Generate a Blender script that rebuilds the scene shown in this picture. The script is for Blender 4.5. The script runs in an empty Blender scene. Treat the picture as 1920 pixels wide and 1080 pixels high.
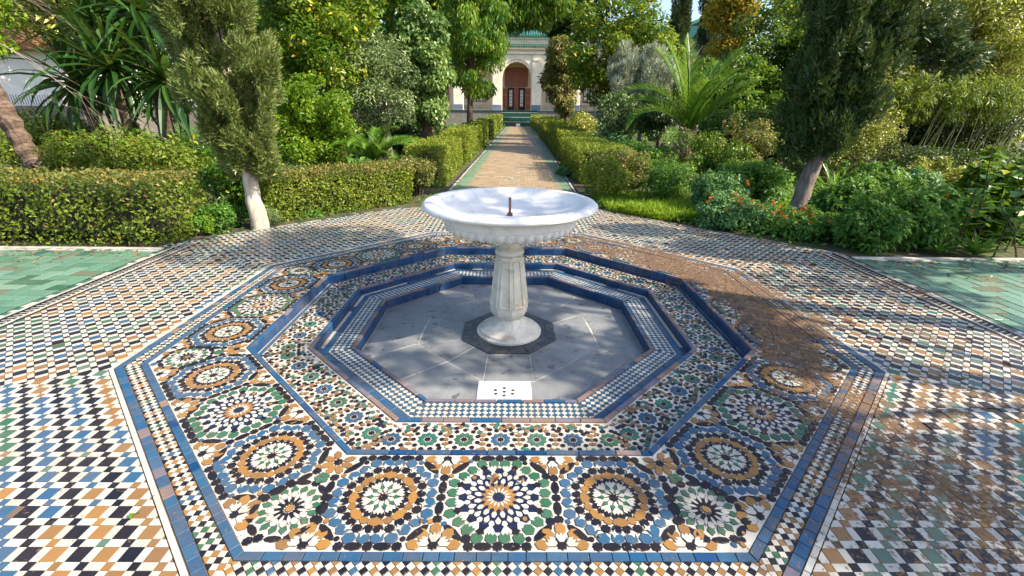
import bpy, math, random
import numpy as np
from mathutils import Matrix, Vector, noise
PI = math.pi
R_ = math.radians
rng = np.random.default_rng(7)
random.seed(7)
C = bpy.context.scene.collection
sc = bpy.context.scene

# ------------------------------------------------------------------ camera
cam = bpy.data.cameras.new('camera'); camo = bpy.data.objects.new('camera', cam); C.objects.link(camo)
cam.sensor_width = 36; cam.lens = 15.966; cam.clip_end = 2000; cam.clip_start = .05
CP, CY, CR = .3740, .0095, .0106
CF = np.array([math.sin(CY)*math.cos(CP), math.cos(CY)*math.cos(CP), -math.sin(CP)])
c1 = np.array([math.cos(CY), -math.sin(CY), 0]); c2 = np.cross(c1, CF)
CRt = c1*math.cos(CR) + c2*math.sin(CR); CUp = -c1*math.sin(CR) + c2*math.cos(CR)
CPOS = np.array([.034, -3.6391, 1.6])
M = Matrix.Identity(4)
for i in range(3):
    M[i][0], M[i][1], M[i][2], M[i][3] = CRt[i], CUp[i], -CF[i], CPOS[i]
camo.matrix_world = M
sc.camera = camo

# ------------------------------------------------------------------ light
SUN_EL, SUN_AZ = R_(40), R_(-20)          # azimuth measured from +X towards +Y
sdir = Vector((math.cos(SUN_EL)*math.cos(SUN_AZ), math.cos(SUN_EL)*math.sin(SUN_AZ), math.sin(SUN_EL)))
w = bpy.data.worlds.new('World'); sc.world = w; w.use_nodes = True
nt = w.node_tree; bg = nt.nodes['Background']
sky = nt.nodes.new('ShaderNodeTexSky'); sky.sky_type = 'NISHITA'; sky.sun_disc = False
sky.sun_elevation = SUN_EL; sky.sun_rotation = PI/2 - SUN_AZ
sky.air_density = 1.0; sky.dust_density = 1.6; sky.ozone_density = 1.8
nt.links.new(sky.outputs[0], bg.inputs[0]); bg.inputs[1].default_value = .15
sl = bpy.data.lights.new('sun', 'SUN'); sl.energy = 5.0; sl.angle = R_(.5); sl.color = (1, .89, .72)
so = bpy.data.objects.new('sun', sl); C.objects.link(so); so.rotation_euler = sdir.to_track_quat('Z', 'Y').to_euler()
sc.view_settings.view_transform = 'Standard'; sc.view_settings.look = 'None'
sc.view_settings.exposure = 1.1; sc.view_settings.gamma = 1; sc.view_settings.use_curve_mapping = False
sc.render.engine = 'CYCLES'
sc.cycles.max_bounces = 6; sc.cycles.diffuse_bounces = 4; sc.cycles.glossy_bounces = 2; sc.cycles.transmission_bounces = 3

# ------------------------------------------------------------------ object helpers
def tag(o, label=None, cat=None, group=None, kind=None):
    if label: o['label'] = label
    if cat: o['category'] = cat
    if group: o['group'] = group
    if kind: o['kind'] = kind
    return o
def empty(name, loc=(0, 0, 0), rz=0.):
    o = bpy.data.objects.new(name, None); C.objects.link(o); o.location = loc; o.rotation_euler = (0, 0, rz)
    o.empty_display_size = .1
    return o
def thing(name, label, cat, loc=(0, 0, 0), rz=0., group=None):
    return tag(empty(name, loc, rz), label, cat, group)
def mobj(name, verts, faces, mats, parent=None, mi=None, attrs=None, smooth=False, kind=None):
    me = bpy.data.meshes.new(name)
    if isinstance(verts, np.ndarray) and isinstance(faces, np.ndarray):
        nf, k = faces.shape
        me.vertices.add(len(verts)); me.vertices.foreach_set('co', verts.astype(np.float32).ravel())
        me.loops.add(nf*k); me.loops.foreach_set('vertex_index', faces.astype(np.int32).ravel())
        me.polygons.add(nf); me.polygons.foreach_set('loop_start', np.arange(0, nf*k, k, dtype=np.int32))
        me.update(calc_edges=True)
    else:
        me.from_pydata([tuple(v) for v in verts], [], faces)
    if not isinstance(mats, (list, tuple)): mats = [mats]
    for m in mats: me.materials.append(m)
    if mi is not None: me.polygons.foreach_set('material_index', np.asarray(mi, dtype=np.int32))
    if attrs:
        for k_, v in attrs.items():
            a = me.attributes.new(k_, 'FLOAT', 'FACE'); a.data.foreach_set('value', np.asarray(v, dtype=np.float32))
    if smooth: me.polygons.foreach_set('use_smooth', np.ones(len(me.polygons), dtype=bool))
    me.update()
    o = bpy.data.objects.new(name, me); C.objects.link(o)
    if parent is not None: o.parent = parent
    if kind: o['kind'] = kind
    return o
def link_mesh(name, me, parent, loc, rot=(0, 0, 0)):
    o = bpy.data.objects.new(name, me); C.objects.link(o); o.parent = parent; o.location = loc; o.rotation_euler = rot
    return o
class MB:
    """collects simple solids into one mesh"""
    def __init__(s): s.v = []; s.f = []
    def box(s, x0, x1, y0, y1, z0, z1, ch=0.):
        n = len(s.v)
        if ch <= 0:
            s.v += [(x0,y0,z0),(x1,y0,z0),(x1,y1,z0),(x0,y1,z0),(x0,y0,z1),(x1,y0,z1),(x1,y1,z1),(x0,y1,z1)]
            s.f += [tuple(n+i for i in q) for q in ((0,3,2,1),(4,5,6,7),(0,1,5,4),(1,2,6,5),(2,3,7,6),(3,0,4,7))]
        else:
            c = ch
            s.v += [(x0,y0,z0),(x1,y0,z0),(x1,y1,z0),(x0,y1,z0),(x0,y0,z1-c),(x1,y0,z1-c),(x1,y1,z1-c),(x0,y1,z1-c),
                    (x0+c,y0+c,z1),(x1-c,y0+c,z1),(x1-c,y1-c,z1),(x0+c,y1-c,z1)]
            s.f += [tuple(n+i for i in q) for q in ((0,3,2,1),(8,9,10,11),(0,1,5,4),(1,2,6,5),(2,3,7,6),(3,0,4,7),(4,5,9,8),(5,6,10,9),(6,7,11,10),(7,4,8,11))]
        return s
    def prism(s, poly, z0, z1):
        n = len(s.v); k = len(poly)
        s.v += [(x, y, z0) for x, y in poly] + [(x, y, z1) for x, y in poly]
        s.f.append(tuple(range(n+k-1, n-1, -1))); s.f.append(tuple(range(n+k, n+2*k)))
        for i in range(k): j = (i+1) % k; s.f.append((n+i, n+j, n+k+j, n+k+i))
        return s
    def tube(s, pts, rads, seg=8, cap=True, jit=0., twist=0.):
        pts = [Vector(p) for p in pts]; n0 = len(s.v); k = len(pts)
        up = Vector((0, 0, 1))
        for i, p in enumerate(pts):
            d = (pts[min(i+1, k-1)] - pts[max(i-1, 0)]).normalized()
            a = d.cross(Vector((0, 1, 0)) if abs(d.z) > .7 else up).normalized(); b = d.cross(a)
            for j in range(seg):
                t = 2*PI*j/seg + twist*i
                r = rads[i]*(1 + (random.uniform(-jit, jit) if jit else 0))
                s.v.append(tuple(p + a*(r*math.cos(t)) + b*(r*math.sin(t))))
        for i in range(k-1):
            for j in range(seg):
                j2 = (j+1) % seg
                s.f.append((n0+i*seg+j, n0+i*seg+j2, n0+(i+1)*seg+j2, n0+(i+1)*seg+j))
        if cap:
            s.f.append(tuple(n0+j for j in range(seg))[::-1]); s.f.append(tuple(n0+(k-1)*seg+j for j in range(seg)))
        return s
    def lathe(s, prof, seg=64, cx=0, cy=0, cap=True, wob=0):
        n0 = len(s.v); k = len(prof)
        for r, z in prof:
            for j in range(seg):
                t = 2*PI*j/seg
                s.v.append((cx+r*math.cos(t), cy+r*math.sin(t), z))
        for i in range(k-1):
            for j in range(seg):
                j2 = (j+1) % seg
                s.f.append((n0+i*seg+j, n0+i*seg+j2, n0+(i+1)*seg+j2, n0+(i+1)*seg+j))
        if cap:
            s.f.append(tuple(n0+j for j in range(seg))[::-1]); s.f.append(tuple(n0+(k-1)*seg+j for j in range(seg)))
        return s
    def build(s, name, mat, parent=None, smooth=False, kind=None):
        o = mobj(name, s.v, s.f, mat, parent, kind=kind)
        if smooth: smooth_by_angle(o)
        return o
def smooth_by_angle(o, a=40):
    me = o.data
    me.polygons.foreach_set('use_smooth', np.ones(len(me.polygons), dtype=bool))
    try: me.set_sharp_from_angle(angle=R_(a))
    except Exception: pass

# ------------------------------------------------------------------ materials
def nodes(m):
    m.use_nodes = True; t = m.node_tree; return t, t.nodes, t.links, t.nodes['Principled BSDF']
def N(t, typ, **kw):
    n = t.nodes.new(typ)
    for k, v in kw.items():
        if k.startswith('i_'):
            n.inputs[int(k[2:]) if k[2:].isdigit() else k[2:]].default_value = v
        else: setattr(n, k, v)
    return n
def math_(t, op, a, b=None, c=None, clamp=False):
    n = t.nodes.new('ShaderNodeMath'); n.operation = op; n.use_clamp = clamp
    for i, v in enumerate((a, b, c)):
        if v is None: continue
        if hasattr(v, 'links'): t.links.new(v, n.inputs[i])
        else: n.inputs[i].default_value = v
    return n.outputs[0]
def mixc(t, fac, a, b, typ='MIX'):
    n = t.nodes.new('ShaderNodeMix'); n.data_type = 'RGBA'; n.blend_type = typ
    for sock, v in ((n.inputs[0], fac), (n.inputs[6], a), (n.inputs[7], b)):
        if hasattr(v, 'links'): t.links.new(v, sock)
        else: sock.default_value = v if not isinstance(v, tuple) or len(v) == 4 else (*v, 1)
    return n.outputs[2]
def noise_(t, vec, scale, detail=4, rough=.55, dim='3D'):
    n = N(t, 'ShaderNodeTexNoise'); n.inputs['Scale'].default_value = scale; n.inputs['Detail'].default_value = detail
    n.inputs['Roughness'].default_value = rough; t.links.new(vec, n.inputs['Vector']); return n.outputs[0]
def ramp(t, v, lo, hi):
    n = N(t, 'ShaderNodeMapRange'); n.interpolation_type = 'SMOOTHSTEP'
    n.inputs[1].default_value = lo; n.inputs[2].default_value = hi; t.links.new(v, n.inputs[0]); return n.outputs[0]
def bump(t, h, strength, dist, bsdf):
    b = N(t, 'ShaderNodeBump'); b.inputs['Strength'].default_value = strength; b.inputs['Distance'].default_value = dist
    t.links.new(h, b.inputs['Height']); t.links.new(b.outputs[0], bsdf.inputs['Normal'])

# wear group: brown soil and lost glaze over the whole paving, thickest in the right hand part of the ring
def make_wear():
    g = bpy.data.node_groups.new('wear', 'ShaderNodeTree')
    g.interface.new_socket('Mask', in_out='OUTPUT', socket_type='NodeSocketFloat')
    g.interface.new_socket('Chip', in_out='OUTPUT', socket_type='NodeSocketFloat')
    g.interface.new_socket('Film', in_out='OUTPUT', socket_type='NodeSocketFloat')
    out = g.nodes.new('NodeGroupOutput')
    geo = g.nodes.new('ShaderNodeNewGeometry'); P = geo.outputs['Position']
    sep = g.nodes.new('ShaderNodeSeparateXYZ'); g.links.new(P, sep.inputs[0])
    x, y = sep.outputs[0], sep.outputs[1]
    ang = math_(g, 'ARCTAN2', y, x)                       # dirt arc on the right/back of the ring
    rad = math_(g, 'SQRT', math_(g, 'ADD', math_(g, 'MULTIPLY', x, x), math_(g, 'MULTIPLY', y, y)))
    n1 = noise_(g, P, 1.3, 5, .6); n2 = noise_(g, P, 9, 5, .65); n3 = noise_(g, P, 45, 4, .6)
    a1 = math_(g, 'SUBTRACT', 1., math_(g, 'DIVIDE', math_(g, 'ABSOLUTE', math_(g, 'SUBTRACT', ang, .85)), 1.75), clamp=True)
    r1 = math_(g, 'SUBTRACT', 1., math_(g, 'DIVIDE', math_(g, 'ABSOLUTE', math_(g, 'SUBTRACT', rad, 2.27)), .5), clamp=True)
    arc = math_(g, 'MULTIPLY', math_(g, 'MULTIPLY', a1, r1), 2.2, clamp=True)
    # second patch: right foreground of the field
    dx = math_(g, 'SUBTRACT', x, 1.95); dy = math_(g, 'ADD', y, 2.1)
    rr = math_(g, 'SQRT', math_(g, 'ADD', math_(g, 'MULTIPLY', dx, dx), math_(g, 'MULTIPLY', dy, dy)))
    fg = math_(g, 'SUBTRACT', 1., math_(g, 'DIVIDE', rr, 1.15), clamp=True)
    xr = ramp(g, x, 1.0, 2.2)
    tot = math_(g, 'ADD', math_(g, 'MULTIPLY', arc, .13), math_(g, 'MULTIPLY', fg, .05))
    tot = math_(g, 'ADD', tot, math_(g, 'MULTIPLY', xr, .085))
    v = math_(g, 'ADD', math_(g, 'ADD', math_(g, 'MULTIPLY', n1, .42), math_(g, 'MULTIPLY', n2, .42)), math_(g, 'MULTIPLY', n3, .36))
    v = math_(g, 'ADD', v, tot)
    g.links.new(ramp(g, v, .715, .775), out.inputs[0])
    chip = math_(g, 'ADD', math_(g, 'MULTIPLY', n3, .75), math_(g, 'MULTIPLY', n2, .25)); chip = math_(g, 'ADD', chip, math_(g, 'MULTIPLY', math_(g, 'ADD', tot, math_(g, 'MULTIPLY', fg, .10)), .62))
    g.links.new(ramp(g, chip, .61, .65), out.inputs[1])
    g.links.new(ramp(g, math_(g, 'ADD', math_(g, 'MULTIPLY', n1, .6), math_(g, 'MULTIPLY', n2, .4)), .42, .68), out.inputs[2])
    return g
WEAR = make_wear()
def tile_mat(name, c, c2=None, rough=.26, var=.35, wear=1., chipc=(.20, .115, .06), film=.16):
    m = bpy.data.materials.new(name); t, ns, L, b = nodes(m)
    at = N(t, 'ShaderNodeAttribute', attribute_name='rnd'); oi = N(t, 'ShaderNodeObjectInfo')
    r = math_(t, 'FRACT', math_(t, 'ADD', at.outputs['Fac'], oi.outputs['Random']))
    geo = N(t, 'ShaderNodeNewGeometry'); P = geo.outputs['Position']
    col = mixc(t, r, (*c, 1), (*(c2 or [q*.7 for q in c]), 1))
    n = noise_(t, P, 30, 4, .6)
    col = mixc(t, math_(t, 'MULTIPLY', n, var), col, tuple(q*.55 for q in c))
    g = N(t, 'ShaderNodeGroup'); g.node_tree = WEAR
    col = mixc(t, math_(t, 'MULTIPLY', g.outputs[2], film), col, (.30, .21, .13))
    col = mixc(t, math_(t, 'MULTIPLY', g.outputs[1], .8*wear), col, chipc)
    col = mixc(t, math_(t, 'MULTIPLY', g.outputs[0], .93*wear), col, mixc(t, noise_(t, P, 60, 3), (.075, .042, .024), (.22, .135, .072)))
    L.new(col, b.inputs['Base Color'])
    rg = math_(t, 'ADD', rough, math_(t, 'MULTIPLY', math_(t, 'MAXIMUM', g.outputs[0], g.outputs[1]), .55))
    rg = math_(t, 'ADD', rg, math_(t, 'MULTIPLY', n, .22)); L.new(rg, b.inputs['Roughness'])
    b.inputs['Specular IOR Level'].default_value = .28
    bump(t, math_(t, 'ADD', noise_(t, P, 55, 3), math_(t, 'MULTIPLY', math_(t, 'MAXIMUM', g.outputs[0], g.outputs[1]), 1.0)), .35, .004, b)
    return m
T = {
 'white': tile_mat('white glaze', (.54, .52, .46), (.40, .375, .32), var=.34),
 'black': tile_mat('black glaze', (.008, .009, .016), (.018, .014, .016), film=.05, var=.2),
 'navy': tile_mat('navy glaze', (.008, .014, .040), (.014, .022, .055), film=.05),
 'ochre': tile_mat('ochre glaze', (.33, .165, .042), (.20, .11, .045)),
 'green': tile_mat('green glaze', (.028, .105, .055), (.045, .13, .08)),
 'sage': tile_mat('sage green glaze', (.07, .14, .11), (.11, .17, .12)),
 'blue': tile_mat('blue glaze', (.026, .092, .175), (.060, .105, .165), film=.06),
 'deep': tile_mat('deep blue glaze', (.005, .040, .115), (.010, .060, .16), rough=.2),
 'strip': tile_mat('strip blue glaze', (.012, .080, .175), (.055, .085, .13)),
 'teal': tile_mat('teal glaze', (.025, .115, .10), (.02, .15, .10)),
 'brown': tile_mat('brown glaze', (.20, .105, .05), (.26, .15, .055)),
 'check': tile_mat('checker blue glaze', (.016, .085, .155), (.035, .075, .13)),
 'grout': tile_mat('grout', (.20, .13, .09), rough=.8, wear=.4),
 'whitebed': tile_mat('white chip tile', (.52, .50, .44), (.52, .50, .44), var=.4),
 'rim': tile_mat('worn rim clay', (.20, .13, .10), (.11, .12, .19), rough=.55, film=.5),
 'jade': tile_mat('jade brick glaze', (.12, .25, .165), (.075, .175, .115), rough=.3, wear=.7, var=.5),
 'jadel': tile_mat('pale jade brick glaze', (.17, .30, .215), (.10, .21, .15), rough=.25, wear=.6),
 'jadeb': tile_mat('brown worn brick', (.13, .14, .09), (.09, .15, .10), rough=.5),
}
JOINT = tile_mat('joint', (.075, .05, .04), rough=.9, wear=.3)
DARKM = tile_mat('dark mossy mortar', (.030, .040, .028), rough=.95, wear=.2)
def stone_mat(name, c1_, c2_, scale=6, rough=.6, bmp=.3, veins=None, spots=None, detail=6):
    m = bpy.data.materials.new(name); t, ns, L, b = nodes(m)
    geo = N(t, 'ShaderNodeNewGeometry'); P = geo.outputs['Position']
    oi = N(t, 'ShaderNodeObjectInfo')
    n = noise_(t, P, scale, detail, .62)
    col = mixc(t, ramp(t, n, .3, .72), c1_, c2_)
    if veins:
        wv = N(t, 'ShaderNodeTexNoise'); wv.inputs['Scale'].default_value = veins[0]; wv.inputs['Detail'].default_value = 8
        wv.inputs['Distortion'].default_value = 1.4; L.new(P, wv.inputs['Vector'])
        vv = math_(t, 'ABSOLUTE', math_(t, 'SUBTRACT', wv.outputs[0], .5))
        vm = math_(t, 'SUBTRACT', 1., ramp(t, vv, .0, .035))
        vm = math_(t, 'MULTIPLY', vm, ramp(t, noise_(t, P, 2.2, 2), .36, .6))
        col = mixc(t, math_(t, 'MULTIPLY', vm, veins[2]), col, veins[1])
    if spots:
        sp = ramp(t, noise_(t, P, spots[0], 3, .5), spots[2], spots[2]+.05)
        col = mixc(t, math_(t, 'MULTIPLY', sp, spots[3]), col, spots[1])
    col = mixc(t, math_(t, 'MULTIPLY', oi.outputs['Random'], .25), col, tuple(q*.7 for q in c1_))
    L.new(col, b.inputs['Base Color']); b.inputs['Roughness'].default_value = rough
    bump(t, noise_(t, P, scale*6, 5, .6), bmp, .006, b)
    return m
MARBLE = stone_mat('white marble', (.76, .735, .69), (.68, .665, .63), 3.5, .5, .08, (2.6, (.42, .42, .43), .5), (14, (.50, .42, .30), .66, .35))
SHAFT = stone_mat('weathered marble', (.72, .67, .56), (.56, .49, .38), 5, .5, .18, (4, (.34, .30, .26), .35), (9, (.38, .27, .17), .60, .5))
SLATE = stone_mat('grey slate slab', (.145, .152, .155), (.23, .235, .235), 3.5, .42, .15, (5, (.36, .37, .39), .2), (11, (.06, .055, .05), .63, .7))
PADT = stone_mat('black pad tile', (.025, .027, .03), (.05, .05, .05), 12, .3, .2, (9, (.22, .20, .16), .4))
DRAIN = stone_mat('white marble drain', (.74, .74, .74), (.62, .64, .66), 5, .35, .1, (6, (.4, .42, .46), .4))
HOLE_DARK = stone_mat('drain hole dark', (.03, .03, .03), (.05, .05, .05), 9, .9)
RUST = stone_mat('rusty iron', (.12, .05, .03), (.06, .035, .03), 60, .7, .5)
SOILM = stone_mat('brown soil', (.075, .043, .025), (.19, .12, .066), 14, .95, 1., None, (50, (.40, .28, .17), .6, .6))
def ground_mat():
    m = bpy.data.materials.new('garden soil'); t, ns, L, b = nodes(m)
    P = N(t, 'ShaderNodeNewGeometry').outputs['Position']
    col = mixc(t, ramp(t, noise_(t, P, .9, 6), .4, .6), (.06, .042, .022), (.045, .075, .016))
    col = mixc(t, ramp(t, noise_(t, P, 12, 5), .45, .65), col, (.10, .075, .03))
    L.new(col, b.inputs['Base Color']); b.inputs['Roughness'].default_value = .95
    bump(t, noise_(t, P, 18, 6), .8, .03, b); return m
GROUND = ground_mat()
def path_mat():
    m = bpy.data.materials.new('path brick'); t, ns, L, b = nodes(m)
    P = N(t, 'ShaderNodeNewGeometry').outputs['Position']
    sep = N(t, 'ShaderNodeSeparateXYZ'); L.new(P, sep.inputs[0])
    cx = math_(t, 'SUBTRACT', sep.outputs[0], math_(t, 'ADD', math_(t, 'MULTIPLY', sep.outputs[1], .0252), -.043))
    side = math_(t, 'ABSOLUTE', cx)
    n1 = noise_(t, P, 1.5, 8, .75); n2 = noise_(t, P, 22, 4)
    at = N(t, 'ShaderNodeAttribute', attribute_name='rnd')
    gm = ramp(t, math_(t, 'ADD', side, math_(t, 'MULTIPLY', math_(t, 'SUBTRACT', n1, .5), .75)), .90, 1.15)
    brown = mixc(t, n2, (.42, .31, .18), (.26, .19, .115))
    brown = mixc(t, ramp(t, n1, .5, .7), brown, (.50, .41, .29))
    brown = mixc(t, ramp(t, noise_(t, P, 3.1, 7, .7), .52, .66), brown, (.20, .145, .09))
    brown = mixc(t, math_(t, 'MULTIPLY', at.outputs['Fac'], .35), brown, (.20, .12, .07))
    grn = mixc(t, at.outputs['Fac'], (.08, .17, .09), (.17, .25, .16))
    L.new(mixc(t, gm, brown, grn), b.inputs['Base Color']); b.inputs['Roughness'].default_value = .55
    bump(t, n2, .4, .006, b); return m
PATHM = path_mat()
def leaf_mat(name, a, b2, c3=None, trans=.35, rough=.45, spec=.35, dead=.05):
    m = bpy.data.materials.new(name); t, ns, L, b = nodes(m)
    r = N(t, 'ShaderNodeAttribute', attribute_name='rnd').outputs['Fac']; tn = N(t, 'ShaderNodeAttribute', attribute_name='tone').outputs['Fac']
    col = mixc(t, ramp(t, math_(t, 'ADD', math_(t, 'MULTIPLY', r, .4), math_(t, 'MULTIPLY', tn, .6)), .15, .85), a, b2)
    if c3: col = mixc(t, math_(t, 'GREATER_THAN', r, 1-dead), col, c3)
    L.new(col, b.inputs['Base Color']); b.inputs['Roughness'].default_value = rough; b.inputs['Specular IOR Level'].default_value = spec
    tr = N(t, 'ShaderNodeBsdfTranslucent'); tc = mixc(t, .55, col, (.35, .42, .04), 'MIX')
    L.new(mixc(t, .6, col, tc), tr.inputs[0])
    mx = N(t, 'ShaderNodeMixShader'); mx.inputs[0].default_value = trans
    L.new(b.outputs[0], mx.inputs[1]); L.new(tr.outputs[0], mx.inputs[2]); L.new(mx.outputs[0], ns['Material Output'].inputs[0])
    return m
LM = {
 'hedge': leaf_mat('hedge leaf', (0.090, 0.146, 0.014), (0.175, 0.241, 0.020), (0.294, 0.165, 0.038), dead=.05),
 'hedgeclip': leaf_mat('clipped hedge leaf', (0.112, 0.172, 0.013), (0.225, 0.275, 0.021), (0.286, 0.206, 0.041), dead=.03),
 'bright': leaf_mat('bright green leaf', (0.097, 0.205, 0.009), (0.215, 0.338, 0.015), (0.366, 0.385, 0.022), trans=.45),
 'citrus': leaf_mat('glossy dark leaf', (0.025, 0.088, 0.008), (0.084, 0.188, 0.011), (0.369, 0.375, 0.015), rough=.32, dead=.1),
 'citrusy': leaf_mat('yellowing citrus leaf', (0.050, 0.134, 0.007), (0.170, 0.245, 0.014), (0.547, 0.467, 0.020), rough=.35, dead=.07),
 'olive': leaf_mat('grey green leaf', (0.093, 0.153, 0.050), (0.187, 0.265, 0.092), (0.373, 0.445, 0.201), trans=.25, dead=.12),
 'ivy': leaf_mat('ivy leaf', (0.063, 0.139, 0.024), (0.174, 0.278, 0.063), (0.410, 0.501, 0.184), rough=.38, dead=.1),
 'lacy': leaf_mat('lacy fresh leaf', (0.046, 0.148, 0.008), (0.163, 0.285, 0.017), (0.356, 0.388, 0.034), trans=.45),
 'brown': leaf_mat('brownish leaf', (0.087, 0.132, 0.025), (0.199, 0.209, 0.042), (0.348, 0.237, 0.067), dead=.25),
 'silver': leaf_mat('silver leaf', (0.203, 0.243, 0.162), (0.365, 0.392, 0.284), (0.567, 0.581, 0.446), trans=.2, dead=.2),
 'dark': leaf_mat('dark leaf', (0.011, 0.039, 0.006), (0.032, 0.077, 0.011), (0.083, 0.124, 0.019), trans=.2),
 'cypL': leaf_mat('grey green cypress spray', (0.093, 0.139, 0.029), (0.199, 0.250, 0.071), (0.298, 0.278, 0.100), trans=.2, dead=.1),
 'cypR': leaf_mat('dark cypress spray', (0.025, 0.059, 0.015), (0.063, 0.118, 0.029), (0.149, 0.139, 0.050), trans=.15, dead=.06),
 'cypB': leaf_mat('far cypress spray', (0.023, 0.046, 0.015), (0.046, 0.077, 0.025), None, trans=.15),
 'yellow': leaf_mat('yellow autumn leaf', (0.400, 0.270, 0.020), (0.600, 0.420, 0.030), (0.300, 0.300, 0.030), trans=.45, dead=.2),
 'golden': leaf_mat('golden olive leaf', (0.152, 0.185, 0.024), (0.359, 0.371, 0.056), (0.759, 0.726, 0.223), rough=.3, dead=.16),
 'palm': leaf_mat('palm leaflet', (0.056, 0.167, 0.012), (0.149, 0.306, 0.025), (0.397, 0.473, 0.100), trans=.35, rough=.35, dead=.08),
 'yucca': leaf_mat('sword leaf', (0.015, 0.056, 0.010), (0.050, 0.121, 0.020), (0.199, 0.176, 0.039), trans=.25, rough=.35, dead=.05),
 'weed': leaf_mat('soft green leaf', (0.050, 0.153, 0.019), (0.124, 0.293, 0.042), (0.298, 0.417, 0.059), trans=.4),
 'bluew': leaf_mat('bluish soft leaf', (0.056, 0.167, 0.050), (0.124, 0.278, 0.084), (0.248, 0.389, 0.084), trans=.3),
 'grass': leaf_mat('grass blade', (0.111, 0.222, 0.010), (0.273, 0.417, 0.017), (0.472, 0.501, 0.067), trans=.45),
 'flower': leaf_mat('orange petal', (0.700, 0.100, 0.020), (0.850, 0.220, 0.030), (0.850, 0.450, 0.050), trans=.3, dead=.15),
 'pink': leaf_mat('pink petal', (0.600, 0.060, 0.100), (0.750, 0.120, 0.200), None, trans=.3),
 'bamboo': leaf_mat('bamboo leaf', (0.075, 0.139, 0.012), (0.187, 0.265, 0.025), (0.373, 0.389, 0.050), trans=.4),
 'dry': leaf_mat('dry brown leaf', (0.200, 0.100, 0.050), (0.300, 0.170, 0.090), (0.120, 0.060, 0.030), trans=.1),
}
def bark(name, a, b2, sc_=14, rough=.9, bmp=.8, stretch=.25):
    m = bpy.data.materials.new(name); t, ns, L, b = nodes(m)
    P = N(t, 'ShaderNodeNewGeometry').outputs['Position']
    mp = N(t, 'ShaderNodeMapping'); mp.inputs['Scale'].default_value = (1, 1, stretch); L.new(P, mp.inputs[0])
    n = noise_(t, mp.outputs[0], sc_, 6, .65)
    L.new(mixc(t, ramp(t, n, .35, .65), a, b2), b.inputs['Base Color']); b.inputs['Roughness'].default_value = rough
    bump(t, n, bmp, .02, b); return m
BK = {'pale': bark('whitewashed bark', (.62, .54, .44), (.36, .27, .20), 12, bmp=.4), 'grey': bark('grey brown bark', (.26, .21, .18), (.13, .10, .08), 16),
 'dark': bark('dark bark', (.09, .06, .045), (.04, .028, .02)), 'orange': bark('orange pole bark', (.36, .18, .06), (.20, .09, .03)),
 'palm': bark('palm trunk bark', (.17, .115, .08), (.065, .04, .03), 9, stretch=3.), 'bamboo': bark('bamboo culm', (.17, .18, .045), (.10, .10, .025), 6, .45, .1),
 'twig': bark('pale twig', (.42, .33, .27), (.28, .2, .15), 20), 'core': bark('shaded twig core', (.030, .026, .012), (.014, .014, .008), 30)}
def plain(name, c, rough=.6, n=.15, scale=8, metal=0):
    m = bpy.data.materials.new(name); t, ns, L, b = nodes(m)
    P = N(t, 'ShaderNodeNewGeometry').outputs['Position']
    L.new(mixc(t, ramp(t, noise_(t, P, scale, 5), .35, .7), c, tuple(q*(1-n*2) for q in c)), b.inputs['Base Color'])
    b.inputs['Roughness'].default_value = rough; b.inputs['Metallic'].default_value = metal
    bump(t, noise_(t, P, scale*4, 4), .2, .01, b); return m
PLASTER = plain('cream plaster', (.72, .64, .50), .8, .08, 2); WHITEWALL = plain('white plaster', (.82, .81, .78), .8, .05, 2)
PLASTER2 = plain('shaded cream plaster', (.60, .50, .36), .8, .08, 2)  # darker copy of the cream plaster, shade put into its colour
WOOD = plain('red brown carved wood', (.24, .07, .035), .5, .2, 6); WOODL = plain('red door wood', (.32, .12, .07), .5, .15, 6)
ROOF = plain('green roof tile', (.04, .20, .11), .3, .2, 5); DKGREEN = plain('dark green glazed step', (.015, .075, .055), .25, .2, 7)
PANE = plain('pale window pane', (.55, .60, .62), .1, .05, 3); ROOM_DARK = plain('painted room dark', (.03, .025, .025), .9)
RAIL = plain('black railing', (.02, .025, .025), .4); BLUEZ = plain('blue dado tile', (.14, .18, .26), .35, .25, 20)
STONEW = stone_mat('rubble wall stone', (.22, .20, .17), (.13, .12, .10), 4, .85, .8); LIMEST = plain('pale kerb stone', (.5, .48, .42), .6, .2, 10)
ORNA = plain('carved arch plaster', (.42, .36, .16), .8, .2, 12)

# ------------------------------------------------------------------ tile engine
def inset(poly, d):
    cx = sum(p[0] for p in poly)/len(poly); cy = sum(p[1] for p in poly)/len(poly)
    out = []
    for x, y in poly:
        r = math.hypot(x-cx, y-cy) or 1; k = max(.5, 1-d/r); out.append((cx+(x-cx)*k, cy+(y-cy)*k))
    return out
def clip(poly, a, b, c):
    """keep a*x+b*y<=c"""
    out = []; n = len(poly)
    for i in range(n):
        p, q = poly[i], poly[(i+1) % n]; dp = a*p[0]+b*p[1]-c; dq = a*q[0]+b*q[1]-c
        if dp <= 0: out.append(p)
        if (dp < 0 < dq) or (dq < 0 < dp):
            t = dp/(dp-dq); out.append((p[0]+(q[0]-p[0])*t, p[1]+(q[1]-p[1])*t))
    return out
def area(poly):
    return abs(sum(poly[i][0]*poly[(i+1) % len(poly)][1]-poly[(i+1) % len(poly)][0]*poly[i][1] for i in range(len(poly))))/2
def xf(poly, x, y, r):
    c, s = math.cos(r), math.sin(r); return [(x+px*c-py*s, y+px*s+py*c) for px, py in poly]
def ccw(poly):
    a = sum(poly[i][0]*poly[(i+1) % len(poly)][1]-poly[(i+1) % len(poly)][0]*poly[i][1] for i in range(len(poly)))
    return poly if a > 0 else poly[::-1]
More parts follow.
